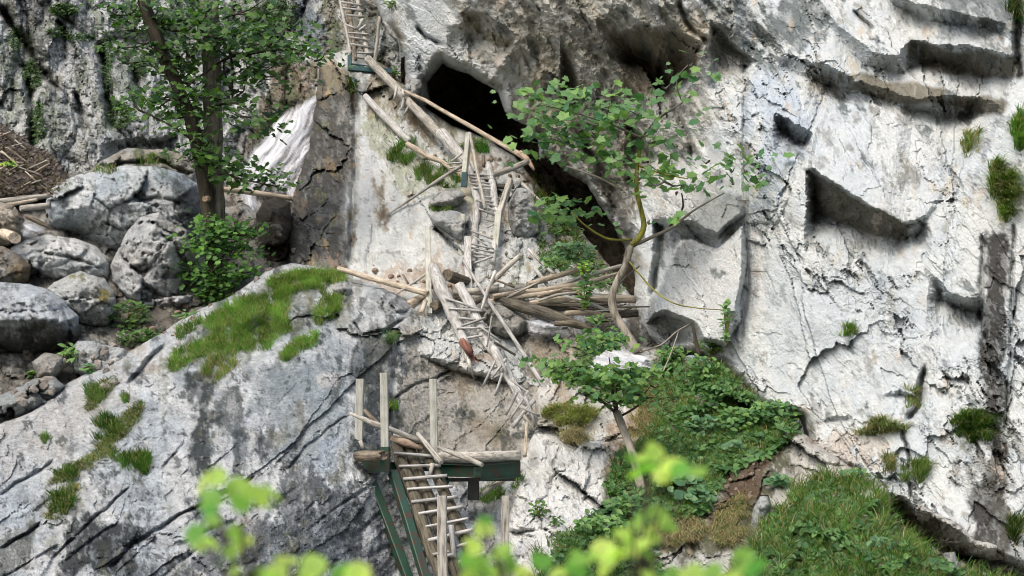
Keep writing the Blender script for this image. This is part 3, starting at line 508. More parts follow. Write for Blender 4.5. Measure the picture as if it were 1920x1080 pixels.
boulder('boulder', 'pale angular boulder left of the white gully boulder', [(58, 680), (85, 660), (120, 665), (122, 690), (100, 715), (70, 710)], 25, .7, 20, 212, base=S(180, 170, 158), cell=2.4)
boulder('boulder', 'rough grey boulder at the lower left edge above the dome slab', [(-60, 760), (0, 740), (60, 712), (100, 705), (125, 725), (100, 760), (40, 790), (-60, 840)], 23.6, 1.0, 30, 213, base=S(160, 160, 154), cell=2.4)
boulder('boulder', 'flat pale block perched above the tan apron at the log jam', [(640, 580), (662, 555), (688, 541), (722, 541), (748, 556), (772, 572), (776, 588), (764, 602), (742, 613), (700, 622), (664, 616), (652, 600)], 26.8, .9, 34, 214, base=S(190, 190, 192), cell=2.3, amp=.7)
boulder('boulder', 'white knobbly boulder sitting in the grass cap', [(533, 595), (545, 560), (565, 541), (592, 541), (606, 556), (608, 575), (590, 592), (570, 606), (540, 606)], 26.9, .6, 24, 215, base=S(206, 204, 202), cell=2.3, amp=.9)
boulder('boulder', 'small white boulder right of the knobbly one in the grass cap', [(614, 545), (628, 528), (650, 525), (662, 540), (655, 558), (630, 560)], 27.1, .5, 16, 216, base=S(204, 202, 200), cell=2.3, amp=.7)
boulder('boulder', 'slanting white rock at the left of the grass cap', [(428, 630), (448, 600), (482, 576), (494, 590), (486, 612), (460, 634), (436, 646)], 25.4, .5, 14, 217, base=S(208, 206, 202), cell=2.3, amp=.7)
boulder('boulder', 'pale boulder under the broken ladder beside the log jam', [(884, 575), (905, 560), (940, 560), (970, 582), (994, 600), (980, 628), (950, 640), (915, 625), (890, 600)], 27.1, .7, 26, 218, base=S(198, 192, 184), cell=2.3, amp=.7)
boulder('boulder', 'wedge-shaped pale block left of the middle ladder', [(806, 408), (830, 394), (856, 396), (880, 405), (892, 430), (884, 470), (862, 462), (836, 438), (812, 425)], 30.2, .7, 24, 219, base=S(206, 202, 196), cell=2.3, amp=.6)
boulder('boulder', 'flat pale block above the wedge-shaped block beside the middle ladder', [(802, 378), (828, 360), (860, 358), (872, 368), (858, 388), (830, 392), (808, 390)], 31.2, .6, 18, 220, base=S(206, 202, 196), cell=2.3, amp=.6)
boulder('boulder', 'upright pale rock right of the middle ladder under the short pole', [(952, 380), (970, 350), (990, 350), (1010, 372), (1018, 400), (1012, 436), (985, 452), (958, 440), (950, 410)], 31, .7, 22, 221, base=S(196, 192, 186), cell=2.3, amp=.9)
boulder('boulder', 'white rock nose poking out of the grass beside the bare earth', [(1404, 1000), (1412, 950), (1424, 926), (1440, 926), (1446, 950), (1430, 990), (1424, 1040), (1400, 1060), (1390, 1030)], 19.9, .5, 16, 224, base=S(202, 200, 192), cell=2.4)
boulder('boulder', 'square white stone in the grass at the lower right', [(1672, 1022), (1700, 1014), (1708, 1030), (1704, 1048), (1680, 1046)], 17.6, .3, 12, 225, base=S(206, 204, 198), cell=2.2, amp=.5)
boulder('boulder', 'egg-shaped white stone in the grass under the wall', [(1624, 946), (1632, 928), (1646, 924), (1652, 940), (1644, 956), (1630, 958)], 19.4, .3, 10, 226, base=S(208, 206, 200), cell=2.2, amp=.4)
boulder('boulder', 'white stone at the mouth of the dark cleft at the lower right', [(1766, 1036), (1790, 1032), (1800, 1050), (1812, 1070), (1800, 1084), (1776, 1076)], 16.9, .3, 14, 227, base=S(200, 198, 190), cell=2.2, amp=.5)
boulder('boulder', 'pointed pale sliver of rock beside the topmost ladder', [(716, 40), (724, 40), (736, 56), (748, 74), (742, 78), (728, 64)], 36.4, .5, 6, 228, base=S(212, 206, 200), cell=1.6, amp=.2, warp=1)
boulder('boulder', 'brown block left of the cave mouth above the fallen pole', [(756, 160), (770, 145), (785, 150), (794, 164), (790, 190), (775, 196), (758, 180)], 35.6, .8, 16, 229, base=S(186, 176, 160), cell=2, amp=.6)

# ------------------------------------------------------------------ water
def water_mat():
    m, t, b = newmat('white_water'); L = t.links.new
    at = N(t, 'ShaderNodeAttribute', attribute_name='Col'); vm = N(t, 'ShaderNodeMix', data_type='RGBA'); vm.inputs[6].default_value = (*S(190, 198, 206, .66), 1); vm.inputs[7].default_value = (*S(240, 243, 248, .76), 1)
    sx = N(t, 'ShaderNodeSeparateColor'); L(at.outputs['Color'], sx.inputs[0]); L(sx.outputs[0], vm.inputs[0]); L(vm.outputs[2], b.inputs['Base Color']); b.inputs['Roughness'].default_value = .7
    L(sx.outputs[1], b.inputs['Alpha'])
    return m
M_water = water_mat()
def water(name, poly, D, deg, amp=.3, cell=2.2, edge=14, seed=301, bias=0.0, layers=3):
    """silky falling water: layered thin veils, denser where the strands run together"""
    p = np.array(poly, float); u0, v0 = p.min(0) - 12; u1, v1 = p.max(0) + 12; Vs, Fs, Cs, k0 = [], [], [], 0
    U, V = np.meshgrid(np.arange(u0, u1, cell), np.arange(v0, v1, cell), indexing='ij'); k = 36 / F
    for ly in range(layers):
        sd_ = seed + 40 * ly; X = U * k; Z = V * k; bend = .25 * fbm(X * .8, Z * .8, 2, sd_ + 3); r, q = rot(X + bend, Z, deg, 7)
        n = fbm(r * 2.2, q * 2.6, 6, sd_, .7); sd = poly_sd(U, V, poly) + 14 * n
        e = sstep(-4, edge, sd)
        Dd = tps(D)(U, V) - .12 * ly + .5 * (1 - np.clip(sd / 20, 0, 1)) - amp * n
        al = np.clip(e * (.38 + bias + 1.7 * n), 0, .9); m = np.clip(.55 + 1.6 * fbm(r * 3, q * 4, 5, sd_ + 8, .7), 0, 1)
        keep = sd > -6; qd = keep[:-1, :-1] & keep[1:, :-1] & keep[1:, 1:] & keep[:-1, 1:]
        idx = np.arange(U.size).reshape(U.shape); Fc = np.stack([idx[:-1, :-1][qd], idx[:-1, 1:][qd], idx[1:, 1:][qd], idx[1:, :-1][qd]], 1)
        us = np.unique(Fc); mp = np.zeros(U.size, int); mp[us] = np.arange(len(us))
        Vs.append(PA(U, V, Dd).reshape(-1, 3)[us]); Fs.append(mp[Fc] + k0); k0 += len(us); Cs.append(np.stack([m, al, al], -1).reshape(-1, 3)[us])
    return tag(np_mesh(name, np.concatenate(Vs), np.concatenate(Fs), M_water, None, np.concatenate(Cs)), kind='structure')
water('waterfall', [(597, 180), (572, 190), (535, 215), (500, 250), (475, 285), (458, 320), (456, 345), (480, 362), (520, 365), (548, 372), (562, 330), (580, 275), (592, 230)], [(590, 190, 37.4), (520, 240, 37.4), (470, 320, 36.2), (540, 360, 34.8), (570, 300, 35.2)], 122, .06)
water('waterfall', [(448, 352), (472, 352), (486, 384), (480, 402), (462, 396)], [(450, 355, 35.4), (480, 360, 35.2), (470, 400, 33.6)], 75, .05)
water('stream', [(1102, 665), (1130, 652), (1180, 650), (1228, 660), (1222, 690), (1180, 704), (1130, 712), (1108, 700)], [(1110, 670, 25.9), (1220, 665, 25.8), (1120, 705, 25.0), (1210, 690, 25.0)], 15, .12, bias=.15, seed=320)
water('stream', [(990, 604), (1010, 596), (1050, 604), (1052, 620), (1020, 624), (996, 618)], [(990, 604, 26.6), (1050, 604, 26.7), (1020, 622, 26.2)], 10, .1, bias=.1, seed=330)
water('stream', [(38, 424), (60, 418), (82, 432), (76, 440), (44, 442)], [(38, 424, 30), (80, 430, 30.2), (50, 442, 29.4)], 20, .06, bias=.1, seed=340)

# ------------------------------------------------------------------ timber
def basis(d):
    d = Vector(d).normalized(); q = d.to_track_quat('Z', 'Y'); return q
_logn = [0]
def log_mesh(name, pts, rad, mat, parent=None, sides=12, knots=.06, flat=1.0, square=False, seg=.12, cap=.6, splinter=0, crook=1.0, mesh_only=False):
    """a piece of timber along pts (world points); rad per point in metres; grain runs along local Z"""
    _logn[0] += 1; sd = _logn[0]
    pts = [Vector(p) for p in pts]; a, b = pts[0], pts[-1]; q = basis(b - a); qi = q.inverted()
    loc = [qi @ (p - a) for p in pts]
    if not hasattr(rad, '__len__'): rad = [rad] * len(pts)
    L = [0]
    for i in range(1, len(loc)): L.append(L[-1] + (loc[i] - loc[i - 1]).length)
    n = max(3, min(60, int(L[-1] / seg) + 1)); s = np.linspace(0, L[-1], n)
    cx = np.interp(s, L, [p.x for p in loc]); cy = np.interp(s, L, [p.y for p in loc]); cz = np.interp(s, L, [p.z for p in loc]); rr = np.interp(s, L, rad)
    if not square:
        cx = cx + rr * .35 * crook * fbm(s * .9, s * 0 + sd, 3, 500); cy = cy + rr * .35 * crook * fbm(s * .9, s * 0 + sd + .5, 3, 505)
    if square: ang = np.array([40, 50, 130, 140, 220, 230, 310, 320]) * np.pi / 180; rad_k = np.full(8, 1.36)
    else: ang = np.arange(sides) * 2 * np.pi / sides; rad_k = np.ones(sides)
    m = len(ang); A, Sg = np.meshgrid(ang, s); Rk = np.ones_like(A) * rad_k
    Rk = Rk * (1 + (knots if not square else .03) * 1.8 * fbm(Sg * 3.5 + sd, A * 1.2, 4, 510))
    X = cx[:, None] + rr[:, None] * Rk * np.cos(A); Y = cy[:, None] + rr[:, None] * Rk * np.sin(A) * flat; Z = cz[:, None] + 0 * A
    j = np.random.default_rng(sd)
    for e, sg in ((0, -1), (-1, 1)):
        Z[e] += sg * (j.random(m) * rr[e] * cap * (.3 if not splinter else 1) + (splinter * j.random(m) ** 2 if (splinter and e == -1) else 0))
    V = np.stack([X, Y, Z], -1).reshape(-1, 3)
    V = np.concatenate([V, [[cx[0], cy[0], cz[0]]], [[cx[-1], cy[-1], cz[-1]]]])
    i, k = np.meshgrid(np.arange(n - 1), np.arange(m), indexing='ij'); k2 = (k + 1) % m
    Fq = np.stack([i * m + k, i * m + k2, (i + 1) * m + k2, (i + 1) * m + k], -1).reshape(-1, 4)
    kk = np.arange(m); T = np.concatenate([np.stack([(kk + 1) % m, kk, np.full(m, n * m)], 1), np.stack([(n - 1) * m + kk, (n - 1) * m + (kk + 1) % m, np.full(m, n * m + 1)], 1)])
    me = bpy.data.meshes.new(name)
    me.from_pydata(V.tolist(), [], Fq.tolist() + T.tolist())
    me.polygons.foreach_set('use_smooth', np.array([not square] * len(Fq) + [False] * len(T)))
    me.materials.append(mat)
    o = bpy.data.objects.new(name, me); COL.objects.link(o); o.rotation_mode = 'QUATERNION'; o.rotation_quaternion = q
    o.location = a - (world_loc(parent) if parent else Vector((0, 0, 0)))
    if parent: o.parent = parent
    return o
def Q(*pts):
    """(u, v, depth) triples to world points"""
    return [Vector(P(*p)) for p in pts]
def px(r, D): return r * D / F
def beam(name, pts, wpx, mat, parent=None, square=True, depth_k=1.0, **kw):
    """wpx: full width in pixels of the photograph"""
    r = [px(wpx / 2, p[2]) for p in pts]
    return log_mesh(name, Q(*pts), r, mat, parent, square=square, flat=depth_k, **kw)
def driftlog(label, pts, rpx, mat, cat='log', group=None, name='driftwood_log', **kw):
    rp = rpx if hasattr(rpx, '__len__') else [rpx] * len(pts)
    r = [px(a, p[2]) for a, p in zip(rp, pts)]
    return tag(log_mesh(name, Q(*pts), r, mat, **kw), label, cat, group)
GL = 'driftwood logs of the jam behind the broken ladder'
J = 27.3
driftlog('long tan pole running left from the jam above the flat pale block', [(634, 504, 27.6), (720, 528, 27.3), (802, 551, 27)], [4.5, 5.5, 6], M_tan, group=GL)
driftlog('thick log with a round sawn end left of the white post', [(838, 516, 27.2), (880, 532, 28.2), (905, 540, 28.6)], 11, M_brown, group=GL, crook=.3)
driftlog('thick grey log lying behind the foot of the white post', [(884, 562, 27.2), (925, 550, 27.4), (1004, 538, 28.2)], [9, 9, 7], M_grey, group=GL)
driftlog('long pale pole crossing the middle of the jam to the maple', [(925, 557, 27), (1010, 545, 27.4), (1090, 532, 27.6), (1160, 512, 27.8)], [5, 5.5, 5, 3.5], M_tan, group=GL)
driftlog('upper pale pole of the jam rising to the right', [(990, 533, 27.5), (1040, 519, 27.8), (1092, 502, 28)], [5.5, 5, 5], M_tan, group=GL)
driftlog('tan log with an orange broken end in the lower jam', [(994, 569, 26.9), (1040, 562, 27), (1092, 562, 27.2)], [5, 6.5, 6.5], M_tan, group=GL, splinter=.3)
driftlog('short barkless log lying behind the maple trunk', [(1095, 562, 27.3), (1140, 561, 27.3), (1192, 562, 27.3)], [6.5, 7.5, 7.5], M_tan, group=GL)
driftlog('dark wet trunk slanting down under the jam to the stream', [(922, 558, 27.2), (985, 578, 26.9), (1050, 596, 26.6), (1110, 618, 26.4)], [9, 11, 10, 6], M_dark, group=GL)
driftlog('black straight trunk under the tan logs', [(1003, 577, 27), (1060, 579, 27.2), (1150, 580, 27.4)], 4.5, M_dark, group=GL)
driftlog('thin dark rod sticking out right of the maple trunk', [(1120, 576, 27.2), (1218, 575, 27)], 1.6, M_dark, 'rod', group=GL)
driftlog('crooked thin branch on top of the jam', [(1008, 556, 27), (1040, 547, 27.1), (1062, 540, 27.1), (1085, 545, 27.1)], [2.5, 3, 3, 2], M_tan, 'branch', group=GL, name='branch')
driftlog('short branch running down behind the upright green herb', [(1082, 545, 26.9), (1100, 562, 26.9), (1118, 576, 26.9)], [4, 4, 3], M_tan, 'branch', group=GL, name='branch')
driftlog('slim grey branch under the long pale pole', [(1010, 563, 26.8), (1045, 552, 26.9), (1088, 548, 27)], [2.5, 3, 2.5], M_grey, 'branch', group=GL, name='branch')
driftlog('grey pole leaning up right from the middle of the jam', [(922, 529, 27.3), (948, 504, 27.6), (973, 481, 27.9)], [5.5, 5, 4.5], M_grey, 'pole', group=GL, name='pole')
driftlog('upright split grey stick standing before the handrail', [(902, 583, 26.5), (914, 545, 26.7), (929, 509, 26.9)], [2.5, 3.5, 3.5], M_pale, 'stick', name='stick')
driftlog('short tan log stub beneath the leaning end of the tan pole', [(765, 575, 27), (786, 562, 27.3), (800, 556, 27.6)], [9, 9, 8], M_tan, group=GL)
driftlog('round sawn butt of a log behind the left ladder rail', [(814, 572, 26.8), (840, 562, 27.6)], 8.5, M_brown, group=GL)
driftlog('thin pale stick crossing the tan pole by the flat block', [(742, 552, 27), (775, 530, 27.2), (800, 512, 27.5)], [2, 2.5, 2.5], M_grey, 'stick', group=GL, name='stick')
driftlog('short dark stick standing beside the crossing stick', [(755, 515, 27.3), (765, 532, 27.2)], 2, M_brown, 'stick', group=GL, name='stick')
driftlog('short tan block propped beneath the tall thin post', [(790, 588, 26.5), (798, 565, 26.8)], 4.5, M_tan, 'log', group=GL)
driftlog('grey root curving down into the dark under the jam', [(1150, 588, 27), (1165, 606, 26.9), (1172, 640, 26.7)], [3, 4, 4], M_barkd, 'root', name='root')
driftlog('pale half-buried log at the edge of the white water', [(1040, 607, 26.3), (1080, 606, 26.3), (1120, 622, 26.3)], [5, 6, 4], M_brown, group=GL)
for lab, a, b, c, rp, m in [('second long pale pole crossing the jam just below the first', (905, 566, 27.1), (1000, 553, 27.3), (1100, 541, 27.6), 4.5, M_tan), ('grey log low in the jam behind the dark wet trunk', (960, 566, 27.4), (1050, 571, 27.5), (1150, 569, 27.6), 6, M_grey),
                             ('pale log end poking out right of the dark wet trunk', (1060, 588, 26.9), (1100, 586, 27), (1150, 592, 27.2), 5, M_tan), ('steep pale pole leaning out of the back of the jam', (1030, 540, 27.7), (1012, 515, 27.9), (1000, 498, 28), 3.5, M_pale),
                             ('grey pole rising right behind the tall herb', (1020, 545, 27.6), (1090, 520, 27.8), (1165, 498, 28), 4, M_grey), ('short pale log lying across the left end of the jam', (850, 548, 27.3), (895, 546, 27.2), (935, 540, 27.3), 7, M_grey),
                             ('dark log in the shadow behind the maple trunk', (1120, 586, 27.5), (1160, 590, 27.5), (1196, 588, 27.5), 7, M_dark), ('forked pale branch lying low on the jam', (1060, 556, 26.8), (1100, 566, 26.7), (1135, 580, 26.6), 3, M_pale)]:
    driftlog(lab, [a, b, c], [rp, rp * 1.1, rp * .9], m, group=GL)
for k in range(26):      # small sticks in the jam
    u = rng.uniform(930, 1180); v = 535 + (u - 930) * .14 + rng.uniform(-12, 26); a = rng.uniform(-.5, .4); l = rng.uniform(14, 34); D = rng.uniform(26.9, 27.6)
    driftlog('thin broken stick wedged among the logs of the jam', [(u - l, v - a * l, D), (u + l, v + a * l, D + rng.uniform(-.2, .2))], rng.uniform(1.2, 2.2), (M_tan, M_grey, M_brown, M_dark)[k % 4], 'stick', 'thin sticks wedged in the log jam', name='stick')
# left stream logs
GS = 'logs lying at the foot of the leaf slope'
driftlog('upper pale log lying across the foot of the leaf slope', [(-60, 388, 31.6), (20, 376, 31.8), (96, 366, 32)], [5, 6, 4.5], M_grey, group=GS)
driftlog('grey log second from the top at the foot of the leaf slope', [(-60, 402, 31.3), (20, 384, 31.5), (70, 374, 31.7)], [4, 4, 3], M_tan, group=GS)
driftlog('short thick log touching the big blue-grey boulder', [(38, 391, 31), (60, 389, 31.1), (92, 386, 31.3)], [5, 6, 6], M_grey, group=GS)
driftlog('pale sawn log pointing out at the viewer at the left edge', [(28, 446, 29.3), (6, 438, 30.4)], [11, 10], M_tan, group=GS, crook=0)
driftlog('pale horizontal log in front of the foot of the waterfall', [(412, 354, 33.6), (470, 360, 33.8), (548, 373, 34)], [5, 5.5, 4.5], M_tan)
driftlog('dark short log wedged under the blue-grey boulder', [(48, 405, 30.8), (75, 418, 30.9), (96, 428, 31)], [4, 5, 3], M_brown, group=GS)
# fallen walkway timbers below the topmost ladder
o = driftlog('longest pale log of the collapsed upper walkway with broken rungs nailed on', [(690, 112, 36.4), (716, 136, 36.2), (742, 164, 35.8), (775, 202, 35.2), (803, 232, 34.8), (832, 262, 34.4)], [8, 8, 8.5, 8, 9, 8], M_grey, 'log', name='walkway_log')
for a, b in (((744, 162), (739, 187)), ((755, 168), (757, 180)), ((758, 184), (753, 206)), ((771, 189), (758, 216)), ((790, 220), (811, 225))):
    beam('broken_rung', [(a[0], a[1], 35.3), (b[0], b[1], 35.2)], 5, M_pale, o, square=False)
    bpy.context.view_layer.update()
for c in o.children:   # children were placed in world axes: undo the turned parent frame
    wl = Vector(c.location); qi = o.rotation_quaternion.inverted(); c.rotation_mode = 'QUATERNION'; c.location = qi @ wl; c.rotation_quaternion = qi @ c.rotation_quaternion
driftlog('rotten flattened end of the walkway log with nail holes', [(826, 250, 34.2), (848, 274, 33.9), (872, 304, 33.6), (884, 330, 33.3)], [11, 12, 9, 6], M_pale, 'log', name='walkway_log')
driftlog('straight square-cut log below the steel strut of the upper platform', [(685, 181, 35.2), (725, 223, 34.6), (769, 267, 34)], [6, 7, 7], M_pale, 'log', name='walkway_log', crook=.2)
driftlog('pale debarked limb running down from the square-cut log', [(764, 271, 33.8), (800, 292, 33.4), (832, 305, 33.1), (850, 322, 32.8)], [5, 5, 4.5, 3], M_tan, 'log', name='walkway_log', splinter=.2)
driftlog('long thin tan pole slanting past the cave mouth', [(752, 168, 35.4), (800, 190, 35), (870, 230, 34.5), (940, 270, 34), (985, 296, 33.6)], [2.5, 3.5, 4, 4.5, 5.5], M_tan, 'pole', name='pole', crook=.5)
driftlog('frayed brown butt at the lower end of the long thin pole', [(975, 288, 33.6), (990, 300, 33.4), (1001, 318, 33.2)], [7, 5, 2.5], M_orange, 'root', name='root')
driftlog('grey pole sticking out left of the middle ladder down the pale slab', [(729, 401, 30.6), (800, 353, 31.6), (866, 310, 32.6)], [2, 3, 3.5], M_grey, 'pole', name='pole')
driftlog('grey log leaning right from the head of the middle ladder', [(908, 334, 32.4), (950, 320, 32.8), (990, 303, 33.1)], [4.5, 5.5, 5], M_grey, 'log')
driftlog('short greenish log stub behind the head of the middle ladder', [(930, 349, 32.4), (950, 350, 32.4), (964, 350, 32.4)], 5, M_dark, 'log')
driftlog('upright log stub in the earth above the middle ladder', [(906, 292, 33.4), (907, 312, 33.2)], 3.5, M_brown, 'log')
driftlog('short pale pole on the upright rock right of the middle ladder', [(979, 344, 31.4), (998, 363, 31.2), (1018, 384, 31)], 3, M_pale, 'pole', name='pole')
driftlog('pale pole leaning in the plants right of the middle ladder foot', [(991, 467, 29), (1015, 492, 28.8), (1040, 514, 28.6)], 3.2, M_pale, 'pole', name='pole')
driftlog('split sliver lying beside the pale leaning pole', [(997, 468, 28.8), (1014, 494, 28.7)], 1.6, M_tan, 'stick', name='stick')
driftlog('grey stick crossing the foot of the walkway limb', [(846, 303, 32.8), (866, 288, 33)], 2, M_grey, 'stick', name='stick')

# topmost ladder
def ladder(label, D, rails, rungs, loc, name='ladder', cat='ladder', matr=M_grey, matg=M_pale, rw=4.5, flat=1.0):
    e = empty(name, P(*loc), label=label, cat=cat)
    for pts, r, mt in rails:
        rp = r if hasattr(r, '__len__') else [r] * len(pts)
        pts = [(p[0], p[1], min(p[2], surf1(p[0], p[1]) - .12)) for p in pts]
        log_mesh('rail', Q(*pts), [px(a * .88, p[2]) for a, p in zip(rp, pts)], mt or matr, e)
    for g in rungs:
        d = min(D(.5 * (g[1] + g[3])), surf1(g[0], g[1]) - .1, surf1(g[2], g[3]) - .1) - .16
        w = (g[4] if len(g) > 4 else rw) * 1.2
        mt = g[5] if len(g) > 5 else matg
        a = log_mesh('rung', Q((g[0], g[1], d), (g[2], g[3], d)), px(w / 2, d), mt, e, sides=8, seg=.1, flat=.8, crook=.8)
    return e
Dt = lambda v: 36.9 + (100 - v) * .012
ladder('topmost log ladder with a few snapped rungs at the upper edge', Dt,
       [([(625, -70, Dt(-70)), (637, 0, Dt(0)), (649, 55, Dt(55)), (658, 102, Dt(102))], 3.2, M_grey), ([(645, -70, Dt(-70) + .1), (652, 0, Dt(0) + .1), (660, 60, Dt(60) + .1), (668, 112, Dt(112) + .1)], [3.5, 5, 5, 3.5], M_brown), ([(660, -70, Dt(-70)), (672, 10, Dt(10)), (680, 60, Dt(60)), (693, 117, Dt(117))], [4.5, 4.5, 5, 5.5], M_grey)],
       [(636, -26, 672, -22), (638, -10, 674, -6), (640, 4, 678, 9), (642, 15, 681, 20), (648, 28, 683, 31), (649, 46, 668, 54), (670, 55, 681, 36, 6), (673, 57, 686, 47, 5), (653, 62, 691, 65), (655, 70, 694, 76), (657, 82, 697, 89), (669, 99, 699, 99), (665, 107, 690, 112, 3, M_brown)], (665, 118, 37))
# upper steel platform
def box_between(name, pts, wpx, mat, parent, dk=1.0):
    o = beam(name, pts, wpx, mat, parent, square=True, depth_k=dk, cap=0, seg=2); return o
e = empty('steel_platform', P(690, 132, 36.4), label='small blue-green steel bracket platform under the topmost ladder', cat='platform')
box_between('upright', [(655.5, 104, 36.6), (655.5, 136, 36.6)], 7, M_steelb, e)
box_between('front_beam', [(653, 128, 36.55), (690, 131, 36.6), (735, 134, 36.7)], 8, M_steelb, e)
box_between('deck_beam', [(657, 120, 36.8), (728, 130, 37.2)], 3, M_steelb, e)
log_mesh('strut', Q((656, 134, 36.6), (668, 165, 36), (680, 190, 35.7), (690, 204, 35.5)), px(2.2, 36), M_steelb, e, crook=0, knots=0)
box_between('sleeve', [(703, 107, 36.5), (702, 124, 36.5)], 6, M_steelb, e)
tag(log_mesh('wooden_post', Q((712, 32, 36.4), (707, 75, 36.4), (702, 122, 36.4)), [px(3.2, 36.4)] * 3, M_grey), 'grey wooden rail post leaning beside the topmost ladder', 'post')
# posts round the middle ladder
def post(label, pts, wpx, mat=M_sqgreen, sleeve=None, sm=M_steelb, name='wooden_post'):
    e = empty(name, P(*pts[-1]), label=label, cat='post')
    beam('shaft', pts, wpx, mat, e, cap=.4, seg=.25)
    if sleeve: box_between('steel_shoe', sleeve, wpx + 2.5, sm, e)
    return e
post('greenish wooden post at the head of the middle ladder in a steel shoe', [(879, 250, 32.2), (875, 290, 32.1), (871, 330, 32)], 9, sleeve=[(872, 324, 31.98), (870, 350, 31.98)])
driftlog('thin squared handrail leaning from that post down across the rungs', [(881, 250, 32), (894, 318, 31.4), (910, 392, 30.6)], [2.8, 3.3, 3.6], M_grey, 'handrail', name='handrail', crook=.1)
post('bent grey post right of the middle ladder ending in a steel shoe', [(957, 339, 31), (946, 372, 30.7), (936, 402, 30.4)], 10, M_grey)
post('straight lower post right of the middle ladder above its steel shoe', [(935, 402, 30.2), (930, 450, 29.8), (926, 492, 29.4)], 11, M_sqgreen, [(926, 487, 29.38), (924, 508, 29.38)])
post('greenish post left of the middle ladder foot', [(868, 404, 30), (865, 450, 29.8), (864, 490, 29.5)], 9, M_sqgreen, [(864, 485, 29.48), (865, 512, 29.48)])
post('white wooden post with a split top in front of the middle ladder', [(877, 448, 28.9), (877, 500, 28.4), (880, 552, 27.8), (884, 572, 27.6)], 12.5, M_pale)
post('tall thin faded post left of the log jam', [(802, 428, 28), (803, 510, 27.4), (805, 590, 26.8)], 10, M_sqgreen)
Dm = lambda v: 32.6 - (v - 320) * .0185
ladder('middle ladder of thin rungs on log rails with several rungs torn loose', Dm,
       [([(884, 318, Dm(318)), (889, 350, Dm(350)), (895, 380, Dm(380)), (891, 425, Dm(425)), (888, 465, Dm(465)), (886, 495, Dm(495))], [4, 7, 8.5, 8.5, 8, 7], M_pale),
        ([(916, 308, Dm(308)), (923, 345, Dm(345)), (928, 378, Dm(378)), (932, 410, Dm(410)), (928, 450, Dm(450)), (924, 494, Dm(494))], [6.5, 8, 8, 6, 5, 5], M_pale)],
       [(838, 307, 866, 305, 3.5), (842, 316, 872, 310, 3.5), (846, 322, 878, 318, 3.5), (874, 327, 926, 329, 4), (879, 333, 928, 336, 4), (881, 338, 929, 346, 4), (884, 345, 931, 351, 4), (887, 352, 931, 357, 4), (903, 369, 936, 372, 4), (893, 375, 912, 382, 4.5), (908, 376, 937, 381, 4), (912, 382, 937, 390, 4),
        (914, 389, 935, 398, 4), (898, 392, 933, 405, 4.5), (904, 410, 928, 416, 3), (913, 427, 931, 418, 4), (883, 433, 926, 449, 4), (888, 443, 914, 461, 3.5), (883, 457, 926, 467, 4), (883, 464, 926, 474, 4), (883, 472, 924, 481, 4), (887, 480, 912, 483, 3.5), (887, 494, 924, 481, 5)], (905, 495, 29.4), rw=5)
e = empty('steel_bracket', P(905, 500, 29.2), label='blue-green steel frame at the foot of the middle ladder', cat='frame')
box_between('cross_beam', [(882, 497, 29.3), (926, 499, 29.3)], 5, M_steelb, e); box_between('back_beam', [(886, 489, 29.9), (924, 491, 29.9)], 4, M_steelb, e); box_between('leg', [(895, 500, 29.4), (896, 530, 29)], 5, M_black, e)
# broken lower ladder hanging over the apron
Dl = lambda v: 27.0 - (v - 510) * .0062
ladder('broken lower ladder hanging over the tan apron with splintered rails', Dl,
       [([(812, 500, Dl(500) + .3), (828, 540, Dl(540)), (848, 588, Dl(588)), (862, 620, Dl(620)), (874, 650, Dl(650))], [12, 15, 14, 12, 9], M_pale), ([(858, 612, Dl(612)), (872, 655, Dl(655)), (882, 688, Dl(688)), (889, 711, Dl(711))], [7, 6, 4, 1.2], M_grey),
        ([(862, 534, Dl(534)), (880, 566, Dl(566)), (896, 600, Dl(600)), (910, 640, Dl(640)), (932, 668, Dl(668))], [10, 12, 11, 11, 9], M_pale), ([(922, 648, Dl(648)), (944, 690, Dl(690)), (966, 730, Dl(730)), (990, 782, Dl(782))], [9, 11, 10, 7], M_pale)],
       [(836, 559, 901, 581, 5), (842, 579, 903, 583, 5), (861, 596, 892, 600, 5), (865, 611, 911, 596, 5), (857, 615, 922, 615, 5), (876, 634, 906, 629, 5), (922, 592, 913, 650, 3.5, M_grey), (926, 642, 966, 666, 5, M_dark), (928, 677, 906, 723, 5), (949, 673, 922, 708, 6), (921, 711, 964, 691, 5), (958, 712, 998, 742, 4), (991, 733, 957, 784, 5), (1002, 750, 961, 802, 9), (983, 778, 1003, 806, 7, M_grey), (1000, 772, 1006, 800, 9), (942, 700, 928, 742, 5), (955, 716, 986, 762, 5), (970, 734, 948, 778, 6), (974, 762, 1012, 780, 5), (984, 744, 1002, 792, 6), (930, 658, 952, 702, 6), (900, 612, 940, 640, 5), (980, 790, 992, 812, 6)], (860, 560, 26.8))
tag(log_mesh('heartwood_stub', Q((866, 640, 25.7), (878, 652, 25.65), (881, 660, 25.6)), [px(7, 25.6), px(9, 25.6), px(7, 25.6)], M_red, splinter=.2), 'red rotten wood bursting from the broken left ladder rail', 'broken wood')
driftlog('long pale squared handrail slanting down beside the broken ladder', [(868, 488, 27.6), (930, 585, 26.4), (985, 668, 25.8), (1042, 760, 25.1)], [2.6, 3.6, 4, 4.4], M_pale, 'handrail', name='handrail', crook=.1)
